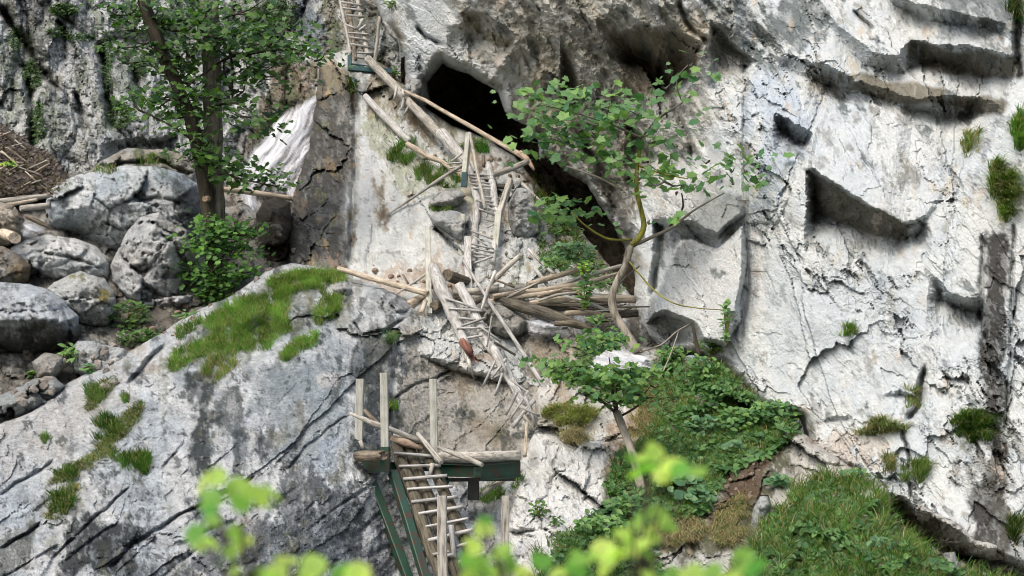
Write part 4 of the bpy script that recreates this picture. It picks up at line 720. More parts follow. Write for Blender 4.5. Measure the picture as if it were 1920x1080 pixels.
# lower platform
post('left rail post of the lower platform', [(675, 711, 21.4), (674, 780, 21.4), (672, 848, 21.4)], 14, M_sqgreen)
post('middle rail post of the lower platform in a green steel shoe', [(720, 700, 20.5), (721, 770, 20.5), (722, 842, 20.5)], 14, M_sqgreen, [(722, 838, 20.49), (722.5, 886, 20.49)], M_steel)
post('right rail post of the lower platform beside the deck log', [(812, 711, 21.6), (813, 780, 21.6), (815, 862, 21.6)], 13, M_sqgreen)
post('weathered post at the bottom edge in front of the lowest ladder', [(829, 930, 19), (829, 1000, 19), (831, 1110, 19)], 17, M_grey)
post('short grey post at the bottom edge right of the lowest ladder', [(948, 930, 19.6), (947, 980, 19.6), (948, 1100, 19.6)], 14, M_grey)
e = empty('steel_platform', P(790, 890, 20.8), label='dark green steel platform frame on slanting legs at lower centre', cat='platform')
def plate(name, corners, th, mat, parent):
    """a steel plate through four (u, v, D) corners"""
    c = [Vector(P(*q)) for q in corners]; n = (c[1] - c[0]).cross(c[3] - c[0]).normalized() * th
    V = np.array([list(x) for x in c] + [list(x + n) for x in c]); Fc = np.array([[0, 1, 2, 3], [7, 6, 5, 4], [0, 4, 5, 1], [1, 5, 6, 2], [2, 6, 7, 3], [3, 7, 4, 0]])
    return np_mesh(name, V, Fc, mat, parent, smooth=False)
def ibeam(name, a, b, hpx, parent, fl=.09, mat=None):
    mat = mat or M_steel; o = plate(name, [(a[0], a[1], a[2]), (b[0], b[1], b[2]), (b[0], b[1] + hpx, b[2]), (a[0], a[1] + hpx, a[2])], .012, mat, parent)
    for s in (0, hpx):
        q = plate('flange', [(a[0], a[1] + s, a[2] - fl / 2), (b[0], b[1] + s, b[2] - fl / 2), (b[0], b[1] + s, b[2] + fl / 2), (a[0], a[1] + s, a[2] + fl / 2)], .014, mat, parent)
    return o
ibeam('left_beam', (664, 846, 20.9), (731, 843, 20.5), 42, e, .12)
ibeam('middle_beam', (731, 868, 20.8), (822, 870, 21.4), 14, e, .1)
ibeam('right_beam', (818, 871, 21.3), (902, 874, 20.9), 22, e, .14)
ibeam('end_beam', (900, 874, 20.9), (976, 867, 21.5), 28, e, .14)
ibeam('side_beam', (664, 848, 20.9), (672, 850, 22.4), 36, e, .1)
ibeam('deck_beam', (820, 866, 21.9), (975, 862, 22.2), 14, e, .1, M_black)
plate('bolt_plate', [(888, 876, 20.84), (902, 876, 20.84), (902, 894, 20.84), (888, 894, 20.84)], .012, M_steel, e)
for a in ((892, 880), (892, 890), (898, 880), (898, 890)):
    log_mesh('bolt', Q((a[0], a[1], 20.83), (a[0], a[1], 20.79)), .009, M_steel, e, sides=6, crook=0)
for pts in ([(690, 888, 20.9), (728, 985, 20.3), (768, 1092, 19.7)], [(737, 886, 20.6), (768, 985, 20), (800, 1092, 19.4)]):
    beam('leg', pts, 16, M_steel, e, cap=0, seg=.5)
beam('leg', [(888, 896, 21.6), (888, 938, 21.6)], 20, M_black, e, cap=0, seg=.5)
beam('underside_beam', [(825, 900, 21.4), (970, 898, 21.9)], 7, M_black, e, cap=0, seg=.5)
beam('sleeve', [(862 - 40, 855, 21.5), (838, 906, 21.2)], 8, M_steel, e, cap=0, seg=.5)
driftlog('pale log lying along the lower platform deck', [(822, 860, 21.4), (900, 858, 21.2), (976, 855, 21.4)], [10, 10.5, 9.5], M_grey, 'log', name='deck_log')
driftlog('short rusty brown log ends on the left of the lower platform', [(672, 854, 20.6), (696, 854, 20.4), (716, 853, 20.2)], [10, 11, 9], M_brown, 'log', name='deck_log', splinter=.06)
driftlog('long grey rail plank fallen across the left and middle posts', [(656, 775, 20.9), (700, 795, 20.8), (742, 808, 20.9), (794, 828, 21)], [3, 5.5, 5, 4.5], M_grey, 'plank', name='plank', splinter=.1)
driftlog('thin dark plank crossing the fallen rail near the middle post', [(684, 768, 21.1), (712, 798, 21), (745, 830, 21)], [4, 4.5, 4], M_brown, 'plank', name='plank')
driftlog('grey plank slanting from the ladder head down to the green beam', [(783, 814, 20.9), (804, 840, 20.7), (827, 868, 20.5)], [4, 5, 5], M_grey, 'plank', name='plank')
driftlog('flat grey plank lying over the deck log', [(820, 838, 21.2), (862, 853, 20.9), (904, 871, 20.7)], [2.5, 5.5, 4.5], M_grey, 'plank', name='plank')
driftlog('pale splintered board with an orange break at the head of the lowest ladder', [(734, 822, 21), (760, 830, 20.9), (792, 842, 20.9)], [5, 8, 3], M_orange, 'board', name='board')
driftlog('pale broken board above the orange break', [(738, 815, 21.1), (765, 822, 21), (785, 830, 21)], [3, 7, 4], M_pale, 'board', name='board')
driftlog('small tilted grey block by the left rail post', [(676, 826, 20.7), (683, 842, 20.7)], 4, M_grey, 'block', name='block')
driftlog('tan barkless stick standing at the right end of the deck', [(988, 792, 22.6), (984, 855, 22.2)], [2.5, 3.5], M_tan, 'stick', name='stick')
driftlog('grey log leaning under the right end of the green beams', [(903, 928, 21.6), (922, 913, 21.8), (942, 902, 22)], 4.5, M_grey, 'log')
Db = lambda v: 21.0 - (v - 840) * .0066
ladder('lowest ladder of three mossy logs with wide rungs below the platform', Db,
       [([(744, 838, Db(838)), (770, 912, Db(912)), (800, 1000, Db(1000)), (836, 1100, Db(1100))], [14, 15, 15, 15], M_mossy), ([(764, 834, Db(834) + .05), (797, 920, Db(920) + .05), (832, 1010, Db(1010) + .05), (866, 1100, Db(1100))], [12, 13.5, 13.5, 13.5], M_mossy), ([(788, 834, Db(834) + .02), (826, 910, Db(910) + .02), (862, 990, Db(990)), (902, 1090, Db(1090))], [11, 12.5, 13.5, 13.5], M_mossy)],
       [(739, 850, 814, 855, 7), (757, 899, 838, 892, 7), (772, 941, 857, 931, 7), (785, 963, 869, 949, 7), (803, 1013, 886, 993, 8), (854, 1026, 898, 1013, 7), (860, 1054, 911, 1036, 8), (820, 1044, 850, 1040, 7), (748, 874, 826, 872, 6), (764, 918, 848, 912, 6), (794, 988, 878, 972, 6), (812, 1040, 842, 1034, 6), (811, 869, 807, 892, 8, M_grey), (822, 899, 842, 925, 6, M_brown), (846, 985, 854, 1062, 11, M_pale)], (800, 960, 20.4))

# ------------------------------------------------------------------ vegetation
def leaf_template(kind):
    if kind == 'maple':
        a = np.radians([-90, -60, -28, -12, 8, 28, 50, 70, 90, 110, 130, 152, 172, 192, 208, 240]); r = np.array([.42, .45, .85, .62, .74, .98, .7, .85, 1.12, .85, .7, .98, .74, .62, .85, .45]) * .5
        V = [[0, .1, 0]] + [[x * math.cos(t), x * math.sin(t) + .25, .1 * x * math.cos(3 * t)] for x, t in zip(r, a)]
        Fc = [[0, i + 1, (i + 1) % 16 + 1] for i in range(16)]
    elif kind == 'oval':
        V = [[0, 0, 0], [.22, .2, .05], [.3, .5, .08], [.2, .8, .05], [0, 1, -.05], [-.2, .8, .05], [-.3, .5, .08], [-.22, .2, .05], [0, .5, 0]]
        Fc = [[8, i, (i + 1) % 8] for i in range(8)]
    elif kind == 'round':
        t = np.radians(np.arange(0, 360, 36) - 72); r = np.array([.5, .52, .46, .52, .48, .5, .46, .52, .48, .3]) * 1.0
        V = [[0, .4, -.06]] + [[x * math.cos(q), x * math.sin(q) + .4, .05 * math.sin(5 * q)] for x, q in zip(r, t)]
        Fc = [[0, i + 1, (i + 1) % 10 + 1] for i in range(10)]
    else:       # small pointed leaflet, four corners
        V = [[0, 0, 0], [.24, .45, .05], [0, 1, 0], [-.24, .45, .05]]; Fc = [[0, 1, 2], [0, 2, 3]]
    return np.array(V, float), np.array(Fc)
LT = {k: leaf_template(k) for k in ('maple', 'oval', 'round', 'small')}
def rot_mats(n, r, tilt=35, face=.25):
    """orientation: leaf normals mostly up and a little towards the valley, random spin"""
    nx = r.normal(0, math.tan(R(tilt)) * .6, n); ny = r.normal(0, math.tan(R(tilt)) * .6, n) - face * 2; nz = np.ones(n)
    nn = np.stack([nx, ny, nz], 1); nn /= np.linalg.norm(nn, axis=1, keepdims=True)
    sp = r.uniform(0, 2 * np.pi, n); t = np.stack([np.cos(sp), np.sin(sp), 0 * sp], 1)
    y = t - (t * nn).sum(1, keepdims=True) * nn; y /= np.linalg.norm(y, axis=1, keepdims=True); x = np.cross(y, nn)
    return np.stack([x, y, nn], -1)      # columns
def leaf_cloud(pos, size, kind, colors, r, tilt=35, face=.25):
    T, Fc = LT[kind]; n = len(pos); M = rot_mats(n, r, tilt, face)
    V = np.einsum('nij,kj->nki', M, T) * size[:, None, None] + pos[:, None]
    Ff = Fc[None] + (np.arange(n) * len(T))[:, None, None]
    C = np.repeat(colors, len(T), 0)
    return V.reshape(-1, 3), Ff.reshape(-1, 3), C
def leaf_colors(n, r, c0, c1, dry=0.0):
    t = r.beta(1.6, 2.2, n)[:, None]; c = np.asarray(c0) * (1 - t) + np.asarray(c1) * t
    if dry: m = r.random(n) < dry; c[m] = S(150, 128, 84)
    return c * r.uniform(.8, 1.2, (n, 1))
_leafmesh = {}
def leaf_obj(parent, p, size, kind, mat, M, origin):
    key = (kind, mat.name)
    if key not in _leafmesh:
        T, Fc = LT[kind]; me = bpy.data.meshes.new('leaf'); me.from_pydata(T.tolist(), [], Fc.tolist()); me.materials.append(mat); _leafmesh[key] = me
    o = bpy.data.objects.new('leaf', _leafmesh[key]); COL.objects.link(o); o.parent = parent
    o.location = Vector(p) - origin; o.rotation_euler = Matrix([list(x) for x in M]).to_euler(); o.scale = (size,) * 3
    return o
def sprays(parent, clusters, D, size, kind, c0, c1, mat_single, r, dens=1.0, tilt=35, face=.25, single=280, thick=.35, clump=5, twigs=True, twigmat=None, dspread=.6):
    """clusters: (u, v, half width px, half height px, number[, depth offset]). Leaves hang in flat layered sprays; the nearest ones are single parts"""
    Ps, Sz = [], []
    tw = []
    for c in clusters:
        u, v, ru, rv, n = c[:5]; n = int(n * dens); d0 = D + (c[5] if len(c) > 5 else 0)
        m = max(1, n // clump)
        cu = u + ru * .8 * r.uniform(-1, 1, m); cv = v + rv * .8 * r.uniform(-1, 1, m); cd = d0 + dspread * r.normal(0, 1, m) * .6
        ce = PA(cu, cv, cd)
        base = P(u, v + rv * .3, d0)
        for q in ce[: max(1, m // 3)]: tw.append((base, q))
        idx = r.integers(0, m, n)
        off = r.normal(0, 1, (n, 3)) * np.array([1.5, 1.5, .28]) * size
        Ps.append(ce[idx] + off); Sz.append(size * r.uniform(.45, 1.35, n))
    Ps = np.concatenate(Ps); Sz = np.concatenate(Sz)
    inview = (Ps[:, 2] / Ps[:, 1] * F < H0 + 10)
    order = np.argsort(-Sz / Ps[:, 1] * inview); a, b = order[:single], order[single:]
    og = world_loc(parent); M = rot_mats(len(a), r, tilt, face)
    for i, k in enumerate(a): leaf_obj(parent, Ps[k], Sz[k], kind, mat_single, M[i], og)
    if len(b):
        V, Fc, C = leaf_cloud(Ps[b], Sz[b], kind, leaf_colors(len(b), r, c0, c1), r, tilt, face)
        o = np_mesh('foliage', V, Fc, M_leaf, parent, C, smooth=False); o['kind'] = 'stuff'
    if twigs and tw:
        Vs, Fs, k = [], [], 0
        for p, q in tw:
            v_, f_ = thin_tube([p, (np.asarray(p) + q) / 2 + [0, 0, -.05], q], [size * .11, size * .08, size * .04]); Vs.append(v_); Fs.append(f_ + k); k += len(v_)
        o = np_mesh('twigs', np.concatenate(Vs), np.concatenate(Fs), twigmat or M_barkd, parent); o['kind'] = 'stuff'
def thin_tube(pts, rad, sides=5):
    pts = [np.asarray(p, float) for p in pts]; V = []; n = len(pts)
    for i, p in enumerate(pts):
        d = pts[min(i + 1, n - 1)] - pts[max(i - 1, 0)]; d = d / (np.linalg.norm(d) + 1e-9)
        a = np.cross(d, [0.3, 1, .2]); a /= np.linalg.norm(a) + 1e-9; b = np.cross(d, a)
        for k in range(sides):
            t = 2 * np.pi * k / sides; V.append(p + rad[i] * (math.cos(t) * a + math.sin(t) * b))
    Fc = [[i * sides + k, i * sides + (k + 1) % sides, (i + 1) * sides + (k + 1) % sides, (i + 1) * sides + k] for i in range(n - 1) for k in range(sides)]
    return np.array(V), np.array(Fc)
def limb(name, parent, pts, rpx, mat, **kw):
    """smooth limb through (u, v, D) points"""
    P3 = Q(*pts); rp = rpx if hasattr(rpx, '__len__') else list(np.linspace(rpx, rpx * .4, len(pts)))
    out, rr = [], []
    for i in range(len(P3) - 1):      # Catmull-Rom
        p0 = P3[max(i - 1, 0)]; p1 = P3[i]; p2 = P3[i + 1]; p3 = P3[min(i + 2, len(P3) - 1)]
        for k in range(6):
            t = k / 6; out.append(.5 * ((2 * p1) + (p2 - p0) * t + (2 * p0 - 5 * p1 + 4 * p2 - p3) * t * t + (3 * p1 - p0 - 3 * p2 + p3) * t ** 3)); rr.append(px(rp[i] * (1 - t) + rp[i + 1] * t, pts[i][2]))
    out.append(P3[-1]); rr.append(px(rp[-1], pts[-1][2]))
    return log_mesh(name, out, rr, mat, parent, seg=.1, knots=kw.pop('knots', .08), **kw)
r = np.random.default_rng(21)
# two-trunked tree on the left
T = empty('tree', P(402, 585, 29.8), label='tall two-trunked leafy tree standing before the left boulders', cat='tree')
limb('trunk', T, [(402, 590, 29.8), (406, 480, 30), (406, 400, 30), (400, 300, 30.1), (397, 180, 30.2), (396, 80, 30.2), (388, -40, 30.3), (384, -160, 30.3)], [19, 16, 16, 18, 18, 17, 17, 15], M_bark)
limb('trunk', T, [(398, 520, 29.7), (392, 430, 29.7), (384, 350, 29.7), (370, 270, 29.8), (345, 190, 29.8), (310, 110, 29.8), (282, 40, 29.8), (262, -30, 29.8), (240, -120, 29.8)], [12, 13, 13, 14, 12, 13, 13, 11, 9], M_barkd)
limb('limb', T, [(432, 178, 29.9), (436, 130, 29.7), (430, 95, 29.6)], [3, 3, 2], M_barkd)
limb('limb', T, [(436, 180, 29.9), (420, 115, 29.8), (470, 100, 29.4), (540, 92, 29), (600, 100, 28.8)], [3, 3, 3, 2, 1], M_barkd)
limb('limb', T, [(300, 200, 29.4), (372, 145, 29.6), (430, 105, 29.8)], [1.5, 2, 2], M_barkd)
limb('limb', T, [(392, 320, 29.6), (450, 335, 29.2), (520, 350, 29)], [3, 2, 1], M_barkd)
limb('limb', T, [(398, 200, 29.8), (450, 195, 29.3), (500, 240, 29)], [3, 2, 1], M_barkd)
limb('limb', T, [(370, 270, 29.6), (320, 235, 29.2), (250, 200, 29)], [3, 2, 1], M_barkd)
limb('branch_stub', T, [(390, 372, 29.5), (384, 372, 29.2)], [6, 5], M_orange)
sprays(T, [(240, 20, 60, 30, 420), (275, 70, 60, 40, 380, .3), (250, 110, 40, 25, 200), (335, 95, 40, 30, 240), (330, 50, 60, 30, 300), (440, 20, 70, 25, 360), (520, 40, 50, 30, 260), (380, 30, 30, 50, 420, -.3),
           (430, 62, 60, 16, 300, -.4), (500, 75, 70, 22, 460, -.6), (545, 95, 50, 22, 380, -.8), (590, 110, 40, 14, 130, -1), (470, 130, 70, 28, 460, -.3), (450, 96, 50, 12, 160), (310, 130, 50, 22, 240), (300, 178, 80, 22, 420), (270, 205, 60, 20, 200), (330, 215, 50, 20, 260, -.2),
           (355, 150, 30, 30, 160), (455, 165, 50, 25, 220), (340, 178, 30, 12, 120, -.3), (470, 215, 60, 16, 320, -.5), (500, 245, 30, 10, 110, -.6), (345, 240, 30, 10, 90, -.4), (365, 290, 45, 18, 300, -.4), (400, 85, 60, 14, 260, -.5), (395, 178, 50, 12, 160, -.5), (350, 100, 40, 40, 260), (300, 40, 60, 30, 260), (420, 300, 50, 16, 260, -.4), (440, 325, 60, 16, 280, -.5), (495, 340, 50, 14, 200, -.6), (375, 240, 20, 50, 220, -.3)],
       29.8, .19, 'maple', S(34, 74, 44), S(104, 146, 66), M_leaf_dark, r, dens=.27, single=290, dspread=.5, tilt=48, face=.35)
sprays(T, [(395, 425, 50, 25, 360), (445, 432, 45, 22, 300), (380, 462, 40, 16, 200), (430, 470, 60, 18, 300), (380, 505, 60, 18, 300), (450, 505, 50, 20, 260), (410, 535, 40, 25, 320), (395, 555, 30, 18, 160)],
       29.3, .15, 'maple', S(44, 92, 42), S(118, 170, 72), M_leaf_dark, r, dens=.45, single=0, dspread=.3, tilt=40, face=.35)
# maple in front of the cave
T = empty('maple_tree', P(1196, 656, 25.9), label='slender maple with a moss-yellow bent stem in front of the cave', cat='tree')
limb('trunk', T, [(1197, 660, 25.8), (1172, 622, 25.9), (1152, 588, 26), (1147, 562, 26), (1155, 528, 26), (1172, 496, 26), (1181, 462, 26)], [10, 9, 8, 7.5, 7, 7.5, 8], M_barkp)
limb('mossy_stem', T, [(1180, 463, 26), (1196, 448, 25.9), (1207, 425, 25.9), (1201, 392, 25.9), (1193, 355, 25.9), (1194, 315, 25.9), (1199, 285, 25.9), (1202, 255, 25.9)], [6, 6, 5.5, 4.5, 4.5, 4, 3.5, 2.5], M_barky)
limb('limb', T, [(1184, 463, 26), (1225, 443, 25.8), (1258, 428, 25.7), (1300, 395, 25.4), (1358, 362, 25.2)], [3.5, 3.2, 3, 2, 1.2], M_bark)
limb('limb', T, [(1256, 424, 25.7), (1280, 392, 25.6), (1278, 362, 25.5)], [2.4, 2.2, 1.6], M_barkd)
limb('limb', T, [(1184, 450, 26), (1140, 448, 25.7), (1100, 425, 25.4), (1072, 398, 25.2)], [2.5, 2.2, 1.8, 1], M_barky)
limb('limb', T, [(1167, 356, 25.8), (1120, 332, 25.5), (1062, 312, 25.2)], [2, 1.8, 1.2], M_barkp)
limb('limb', T, [(1200, 262, 25.9), (1235, 222, 25.7), (1285, 188, 25.4), (1310, 165, 25.3)], [2.5, 2, 1.6, 1], M_bark)
limb('limb', T, [(1201, 258, 25.9), (1150, 235, 25.6), (1080, 212, 25.3), (1010, 195, 25)], [2.5, 2, 1.6, .8], M_bark)
limb('limb', T, [(1278, 190, 25.4), (1268, 150, 25.3), (1290, 122, 25.2)], [1.4, 1.2, .8], M_bark)
limb('limb', T, [(1196, 310, 25.9), (1240, 325, 25.5), (1290, 335, 25.2)], [2, 1.5, 1], M_barky)
sprays(T, [(1005, 180, 45, 9, 90), (1040, 165, 30, 9, 60), (1075, 190, 55, 12, 190), (1130, 195, 45, 14, 150), (1035, 215, 40, 12, 130), (1100, 225, 60, 16, 220), (1160, 218, 45, 16, 150), (1205, 205, 35, 16, 90), (1115, 165, 14, 10, 30), (1240, 160, 22, 9, 45), (1230, 185, 30, 14, 60), (1275, 140, 24, 10, 50), (1290, 118, 18, 8, 24), (1250, 212, 20, 8, 30),
           (1020, 250, 50, 14, 150), (1070, 258, 50, 14, 170), (1130, 256, 50, 14, 150), (1190, 250, 45, 14, 110), (1035, 292, 45, 10, 130), (1090, 290, 40, 12, 90), (1230, 260, 30, 12, 60), (1270, 270, 30, 10, 50), (1170, 300, 35, 14, 70), (1215, 300, 30, 12, 60), (1195, 325, 40, 12, 100), (1245, 335, 50, 18, 240, -.3), (1180, 285, 50, 8, 60),
           (1370, 315, 30, 12, 90), (1395, 300, 26, 8, 40), (1400, 318, 28, 8, 50), (1375, 342, 30, 14, 90), (1330, 300, 22, 6, 24), (1270, 358, 26, 6, 24), (1420, 290, 16, 6, 16), (1215, 415, 30, 6, 30), (1060, 385, 40, 12, 100, .8), (1040, 410, 40, 12, 110, 1), (1085, 400, 30, 10, 60, .8), (1065, 430, 40, 10, 70, 1)],
       25.6, .225, 'maple', S(76, 124, 84), S(140, 176, 112), M_leaf_bright, r, dens=.21, single=290, dspread=.4, tilt=48, face=.35, twigmat=M_bark)
# small tree on the hillside
T = empty('tree', P(1200, 915, 21), label='small leaning tree with sparse branches on the hillside right of the apron', cat='tree')
limb('trunk', T, [(1203, 922, 20.9), (1192, 875, 21.1), (1180, 835, 21.4), (1166, 800, 21.6), (1158, 775, 21.8)], [9, 8, 7.5, 7.5, 8], M_barkp)
limb('limb', T, [(1158, 778, 21.8), (1150, 745, 21.8), (1148, 710, 21.8), (1142, 670, 21.8)], [4, 3, 2, 1], M_barkd)
limb('limb', T, [(1156, 776, 21.8), (1128, 752, 21.6), (1098, 728, 21.4)], [3, 2.5, 1.5], M_barkd)
limb('limb', T, [(1164, 780, 21.8), (1192, 764, 21.6), (1215, 745, 21.5)], [2.5, 2, 1.2], M_barkd)
limb('limb', T, [(1157, 772, 21.8), (1156, 740, 21.7), (1158, 705, 21.7)], [2.5, 2, 1], M_barkd)
sprays(T, [(1050, 688, 36, 14, 150), (1075, 705, 30, 12, 90), (1030, 680, 16, 6, 30), (1128, 632, 36, 12, 120), (1105, 650, 30, 12, 70), (1150, 645, 26, 10, 60), (1145, 710, 40, 18, 180), (1180, 700, 40, 18, 130), (1215, 695, 30, 12, 70), (1110, 715, 30, 12, 80), (1155, 745, 40, 16, 110), (1195, 735, 40, 16, 100), (1220, 720, 22, 10, 40)],
       21.5, .14, 'maple', S(58, 108, 56), S(128, 164, 72), M_leaf_bright, r, dens=.6, single=240, dspread=.4, tilt=48, face=.35)
# smaller woody things
limb_e = empty('dead_sapling', P(1312, 662, 25), label='dead dark stake-like sapling against the white block', cat='sapling')
limb('trunk', limb_e, [(1312, 668, 24.9), (1304, 636, 25), (1298, 605, 25.1)], [4, 3.5, 2.5], M_barkd)
limb('branch', limb_e, [(1295, 607, 25.1), (1268, 622, 24.9), (1240, 646, 24.7), (1200, 660, 24.6)], [1.3, 1.6, 1.6, 1.2], M_barkp)
limb('branch', limb_e, [(1272, 622, 24.9), (1258, 662, 24.6), (1240, 704, 24.4)], [1.2, 1.2, 1], M_barkp)
o = empty('bare_branch', P(1180, 500, 26.6), label='long thin bare twig drooping across the white block', cat='branch')
limb('stem', o, [(1170, 478, 26.2), (1222, 540, 25), (1262, 568, 24.6), (1310, 578, 24.4), (1352, 581, 24.3)], [1.6, 1.5, 1.3, 1.1, .8], M_barky)
o = empty('fallen_branch', P(1170, 560, 26), label='crooked bare stick behind the maple trunk', cat='branch')
limb('stem', o, [(1198, 500, 26.4), (1174, 520, 26.2), (1150, 548, 26), (1142, 575, 26)], [1.5, 2, 2, 1.5], M_bark)

# ------------------------------------------------------------------ grass
G1, G2, G3 = S(66, 108, 58, .8), S(134, 166, 92, .8), S(196, 182, 146)
def pts_in(poly, n, r, thr=-.10):
    p = np.array(poly, float); out = []
    while sum(len(o) for o in out) < n:
        u = r.uniform(p[:, 0].min(), p[:, 0].max(), n * 2); v = r.uniform(p[:, 1].min(), p[:, 1].max(), n * 2)
        k = (poly_sd(u, v, poly) > -6 * r.random(len(u)) ** 3) ; k &= (fbm(u / 26., v / 20., 4, 700) > thr + .3 * (r.random(len(u)) - .5))
        out.append(np.stack([u[k], v[k]], 1))
    return np.concatenate(out)[:n]
def blades(uv, r, length=.22, width=.011, droop=.6, out=.5, c0=G1, c1=G2, dry=.12, spread=.35):
    n = len(uv); length = length * 1.25; D = surf(uv[:, 0], uv[:, 1]); p = PA(uv[:, 0], uv[:, 1], D + .03)
    L = length * r.uniform(.45, 1.25, n)
    d = np.stack([r.normal(0, spread, n), -out + r.normal(0, spread, n), np.ones(n)], 1); d /= np.linalg.norm(d, axis=1, keepdims=True)
    side = np.stack([np.cos(a := r.uniform(-.9, .9, n)), np.sin(a), 0 * a], 1); W = width * r.uniform(.6, 1.3, n)
    hang = np.stack([d[:, 0] * .6, d[:, 1] * .8 - .2, -np.ones(n)], 1)
    rows = []
    for t, w in ((0, 1), (.4, .85), (.75, .55)):
        c = p + d * (L * t)[:, None] + hang * (L * droop * t * t)[:, None] * .5
        rows += [c - side * (W * w / 2)[:, None], c + side * (W * w / 2)[:, None]]
    rows.append(p + d * L[:, None] + hang * (L * droop)[:, None] * .5)
    V = np.stack(rows, 1); b = (np.arange(n) * 7)[:, None]
    Fq = np.concatenate([b + np.array([[0, 1, 3, 2]]), b + np.array([[2, 3, 5, 4]])]); Ft = b + np.array([[4, 5, 6]])
    c = leaf_colors(n, r, c0, c1, 0) * (1 + .9 * fbm(uv[:, 0] / 30, uv[:, 1] / 30, 3, 720))[:, None]; m = r.random(n) < dry; c[m] = G3 * r.uniform(.6, 1.1, (m.sum(), 1))
    return V.reshape(-1, 3), [Fq, Ft], np.repeat(c, 7, 0)
def grass(name, poly, n, label=None, cat=None, kind='stuff', group=None, **kw):
    r = np.random.default_rng(int(abs(poly[0][0]) * 7 + poly[0][1]) + n)
    V, Fc, C = blades(pts_in(poly, n, r, kw.pop('thr', -.10)), r, **kw)
    return tag(np_mesh(name, V, Fc, M_grass, None, C), label, cat, group, kind)
BR = dict(c0=S(78, 128, 62, .8), c1=S(150, 182, 98, .8), dry=.2, spread=.5, droop=.9, thr=-.32)
grass('grass', [(505, 530), (560, 512), (640, 510), (650, 525), (600, 535), (612, 560), (600, 540), (560, 545), (545, 552), (530, 560), (500, 565)], 5200, label='bright grass along the crest of the dome slab', length=.2, **BR)
grass('grass', [(380, 610), (440, 565), (500, 555), (545, 560), (535, 595), (548, 620), (510, 640), (505, 655), (440, 660), (370, 672), (325, 700), (315, 690), (330, 660), (390, 640), (410, 628)], 9500, label='sloping band of bright grass down the dome slab', length=.2, **BR)
grass('grass', [(590, 590), (610, 560), (640, 555), (640, 580), (610, 612), (592, 610)], 1500, label='grass between the small boulders of the crest', length=.18, **BR)
grass('grass', [(526, 668), (545, 650), (575, 628), (596, 626), (590, 650), (560, 660), (535, 680)], 1300, label='small grass patch below the crest of the dome', length=.17, **BR)
grass('grass', [(380, 700), (400, 668), (450, 665), (440, 690), (400, 720)], 900, label='thin olive grass under the sloping band', length=.17, dry=.4)
grass('grass', [(330, 620), (380, 600), (370, 625), (330, 640)], 500, label='thin grass where the dome meets the gully', length=.16)
for lab, pl, n in (('slanting strip of grass and straw on the left shoulder of the dome', [(160, 768), (190, 718), (214, 706), (222, 716), (196, 745), (170, 772)], 900), ('diagonal seam of straw and grass on the left of the dome', [(168, 858), (196, 822), (236, 778), (268, 752), (276, 762), (246, 806), (206, 852), (178, 868)], 2000),
                   ('seam of grass running down to the left edge of the dome', [(92, 908), (140, 872), (176, 852), (172, 876), (128, 908)], 900), ('lowest seam of grass and straw near the left edge', [(86, 976), (108, 930), (136, 906), (152, 916), (140, 944), (108, 974)], 1000)):
    grass('grass', pl, n, label=lab, length=.15, dry=.4, c0=S(50, 92, 44), c1=S(116, 150, 76), thr=-.25, spread=.6, droop=1.0)
def tuft(label, u, v, ru, rv, n, **kw):
    t = np.linspace(0, 2 * np.pi, 15)[:-1]; kw.setdefault('length', .2); q = np.random.default_rng(int(u + v)).uniform(.35, 1.25, 14)
    return grass('grass_tussock', [(u + ru * f * math.cos(a), v + rv * f * math.sin(a)) for a, f in zip(t, q)], int(n * .8), label, 'grass tussock', kind='thing', **kw)
tuft('largest dark green tussock on the lower left of the dome slab', 262, 870, 38, 18, 1500, length=.2, c0=S(50, 96, 40), c1=S(110, 150, 66))
tuft('short tussock at the left end of the largest tussock', 222, 860, 14, 9, 300, length=.15)
tuft('dark green tussock above the largest one near a straw strip', 200, 805, 26, 22, 800, length=.2, c0=S(44, 84, 36), c1=S(90, 130, 56))
tuft('low green tussock in the crack below the straw strip', 125, 890, 26, 13, 500, length=.17, c0=S(44, 84, 36), c1=S(90, 130, 56))
tuft('lowest green tussock in the crack near the left edge', 118, 945, 22, 20, 600, length=.18, c0=S(44, 84, 36), c1=S(100, 140, 60))
tuft('tiny round tussock alone on the pale left shoulder', 88, 826, 9, 7, 200, length=.14)
tuft('slanting tussock on the shoulder below the gully', 182, 738, 24, 16, 600, length=.17)
tuft('small tussock right of the slanting shoulder one', 236, 750, 8, 9, 220, length=.14)
tuft('blue-green drooping sedge tuft beside the flat pale block', 734, 632, 10, 14, 420, length=.26, droop=1.3, c0=S(76, 110, 84), c1=S(130, 156, 120))
tuft('small tuft behind the middle rail post', 730, 765, 16, 12, 400, length=.14)
tuft('grassy cap left of the middle ladder above the pale blocks', 812, 330, 34, 22, 1500, length=.22)
tuft('flat green cushion between the two pale blocks', 828, 392, 22, 6, 500, length=.12)
tuft('dark grass under the walkway log on the slab', 752, 290, 36, 22, 1400, length=.22, c0=S(44, 90, 40), c1=S(100, 140, 60))
tuft('dark green ferny patch left of the leaning post', 838, 345, 26, 12, 700, length=.18, c0=S(44, 90, 40), c1=S(100, 140, 60))
tuft('green patch of grass right of the leaning handrail', 905, 278, 22, 14, 700, length=.18, c0=S(40, 100, 40), c1=S(90, 150, 60))
tuft('grass fringe under the small steel platform', 660, 160, 10, 22, 350, length=.2, c0=S(50, 90, 36), c1=S(110, 140, 60))
tuft('shaggy straw-fringed tussock below the end of the long handrail', 1068, 782, 44, 24, 2600, length=.3, droop=1.2, dry=.45, c0=S(96, 130, 48), c1=S(160, 180, 84))
tuft('straw hanging under the shaggy tussock', 1082, 822, 34, 18, 1000, length=.28, droop=1.6, dry=.9)
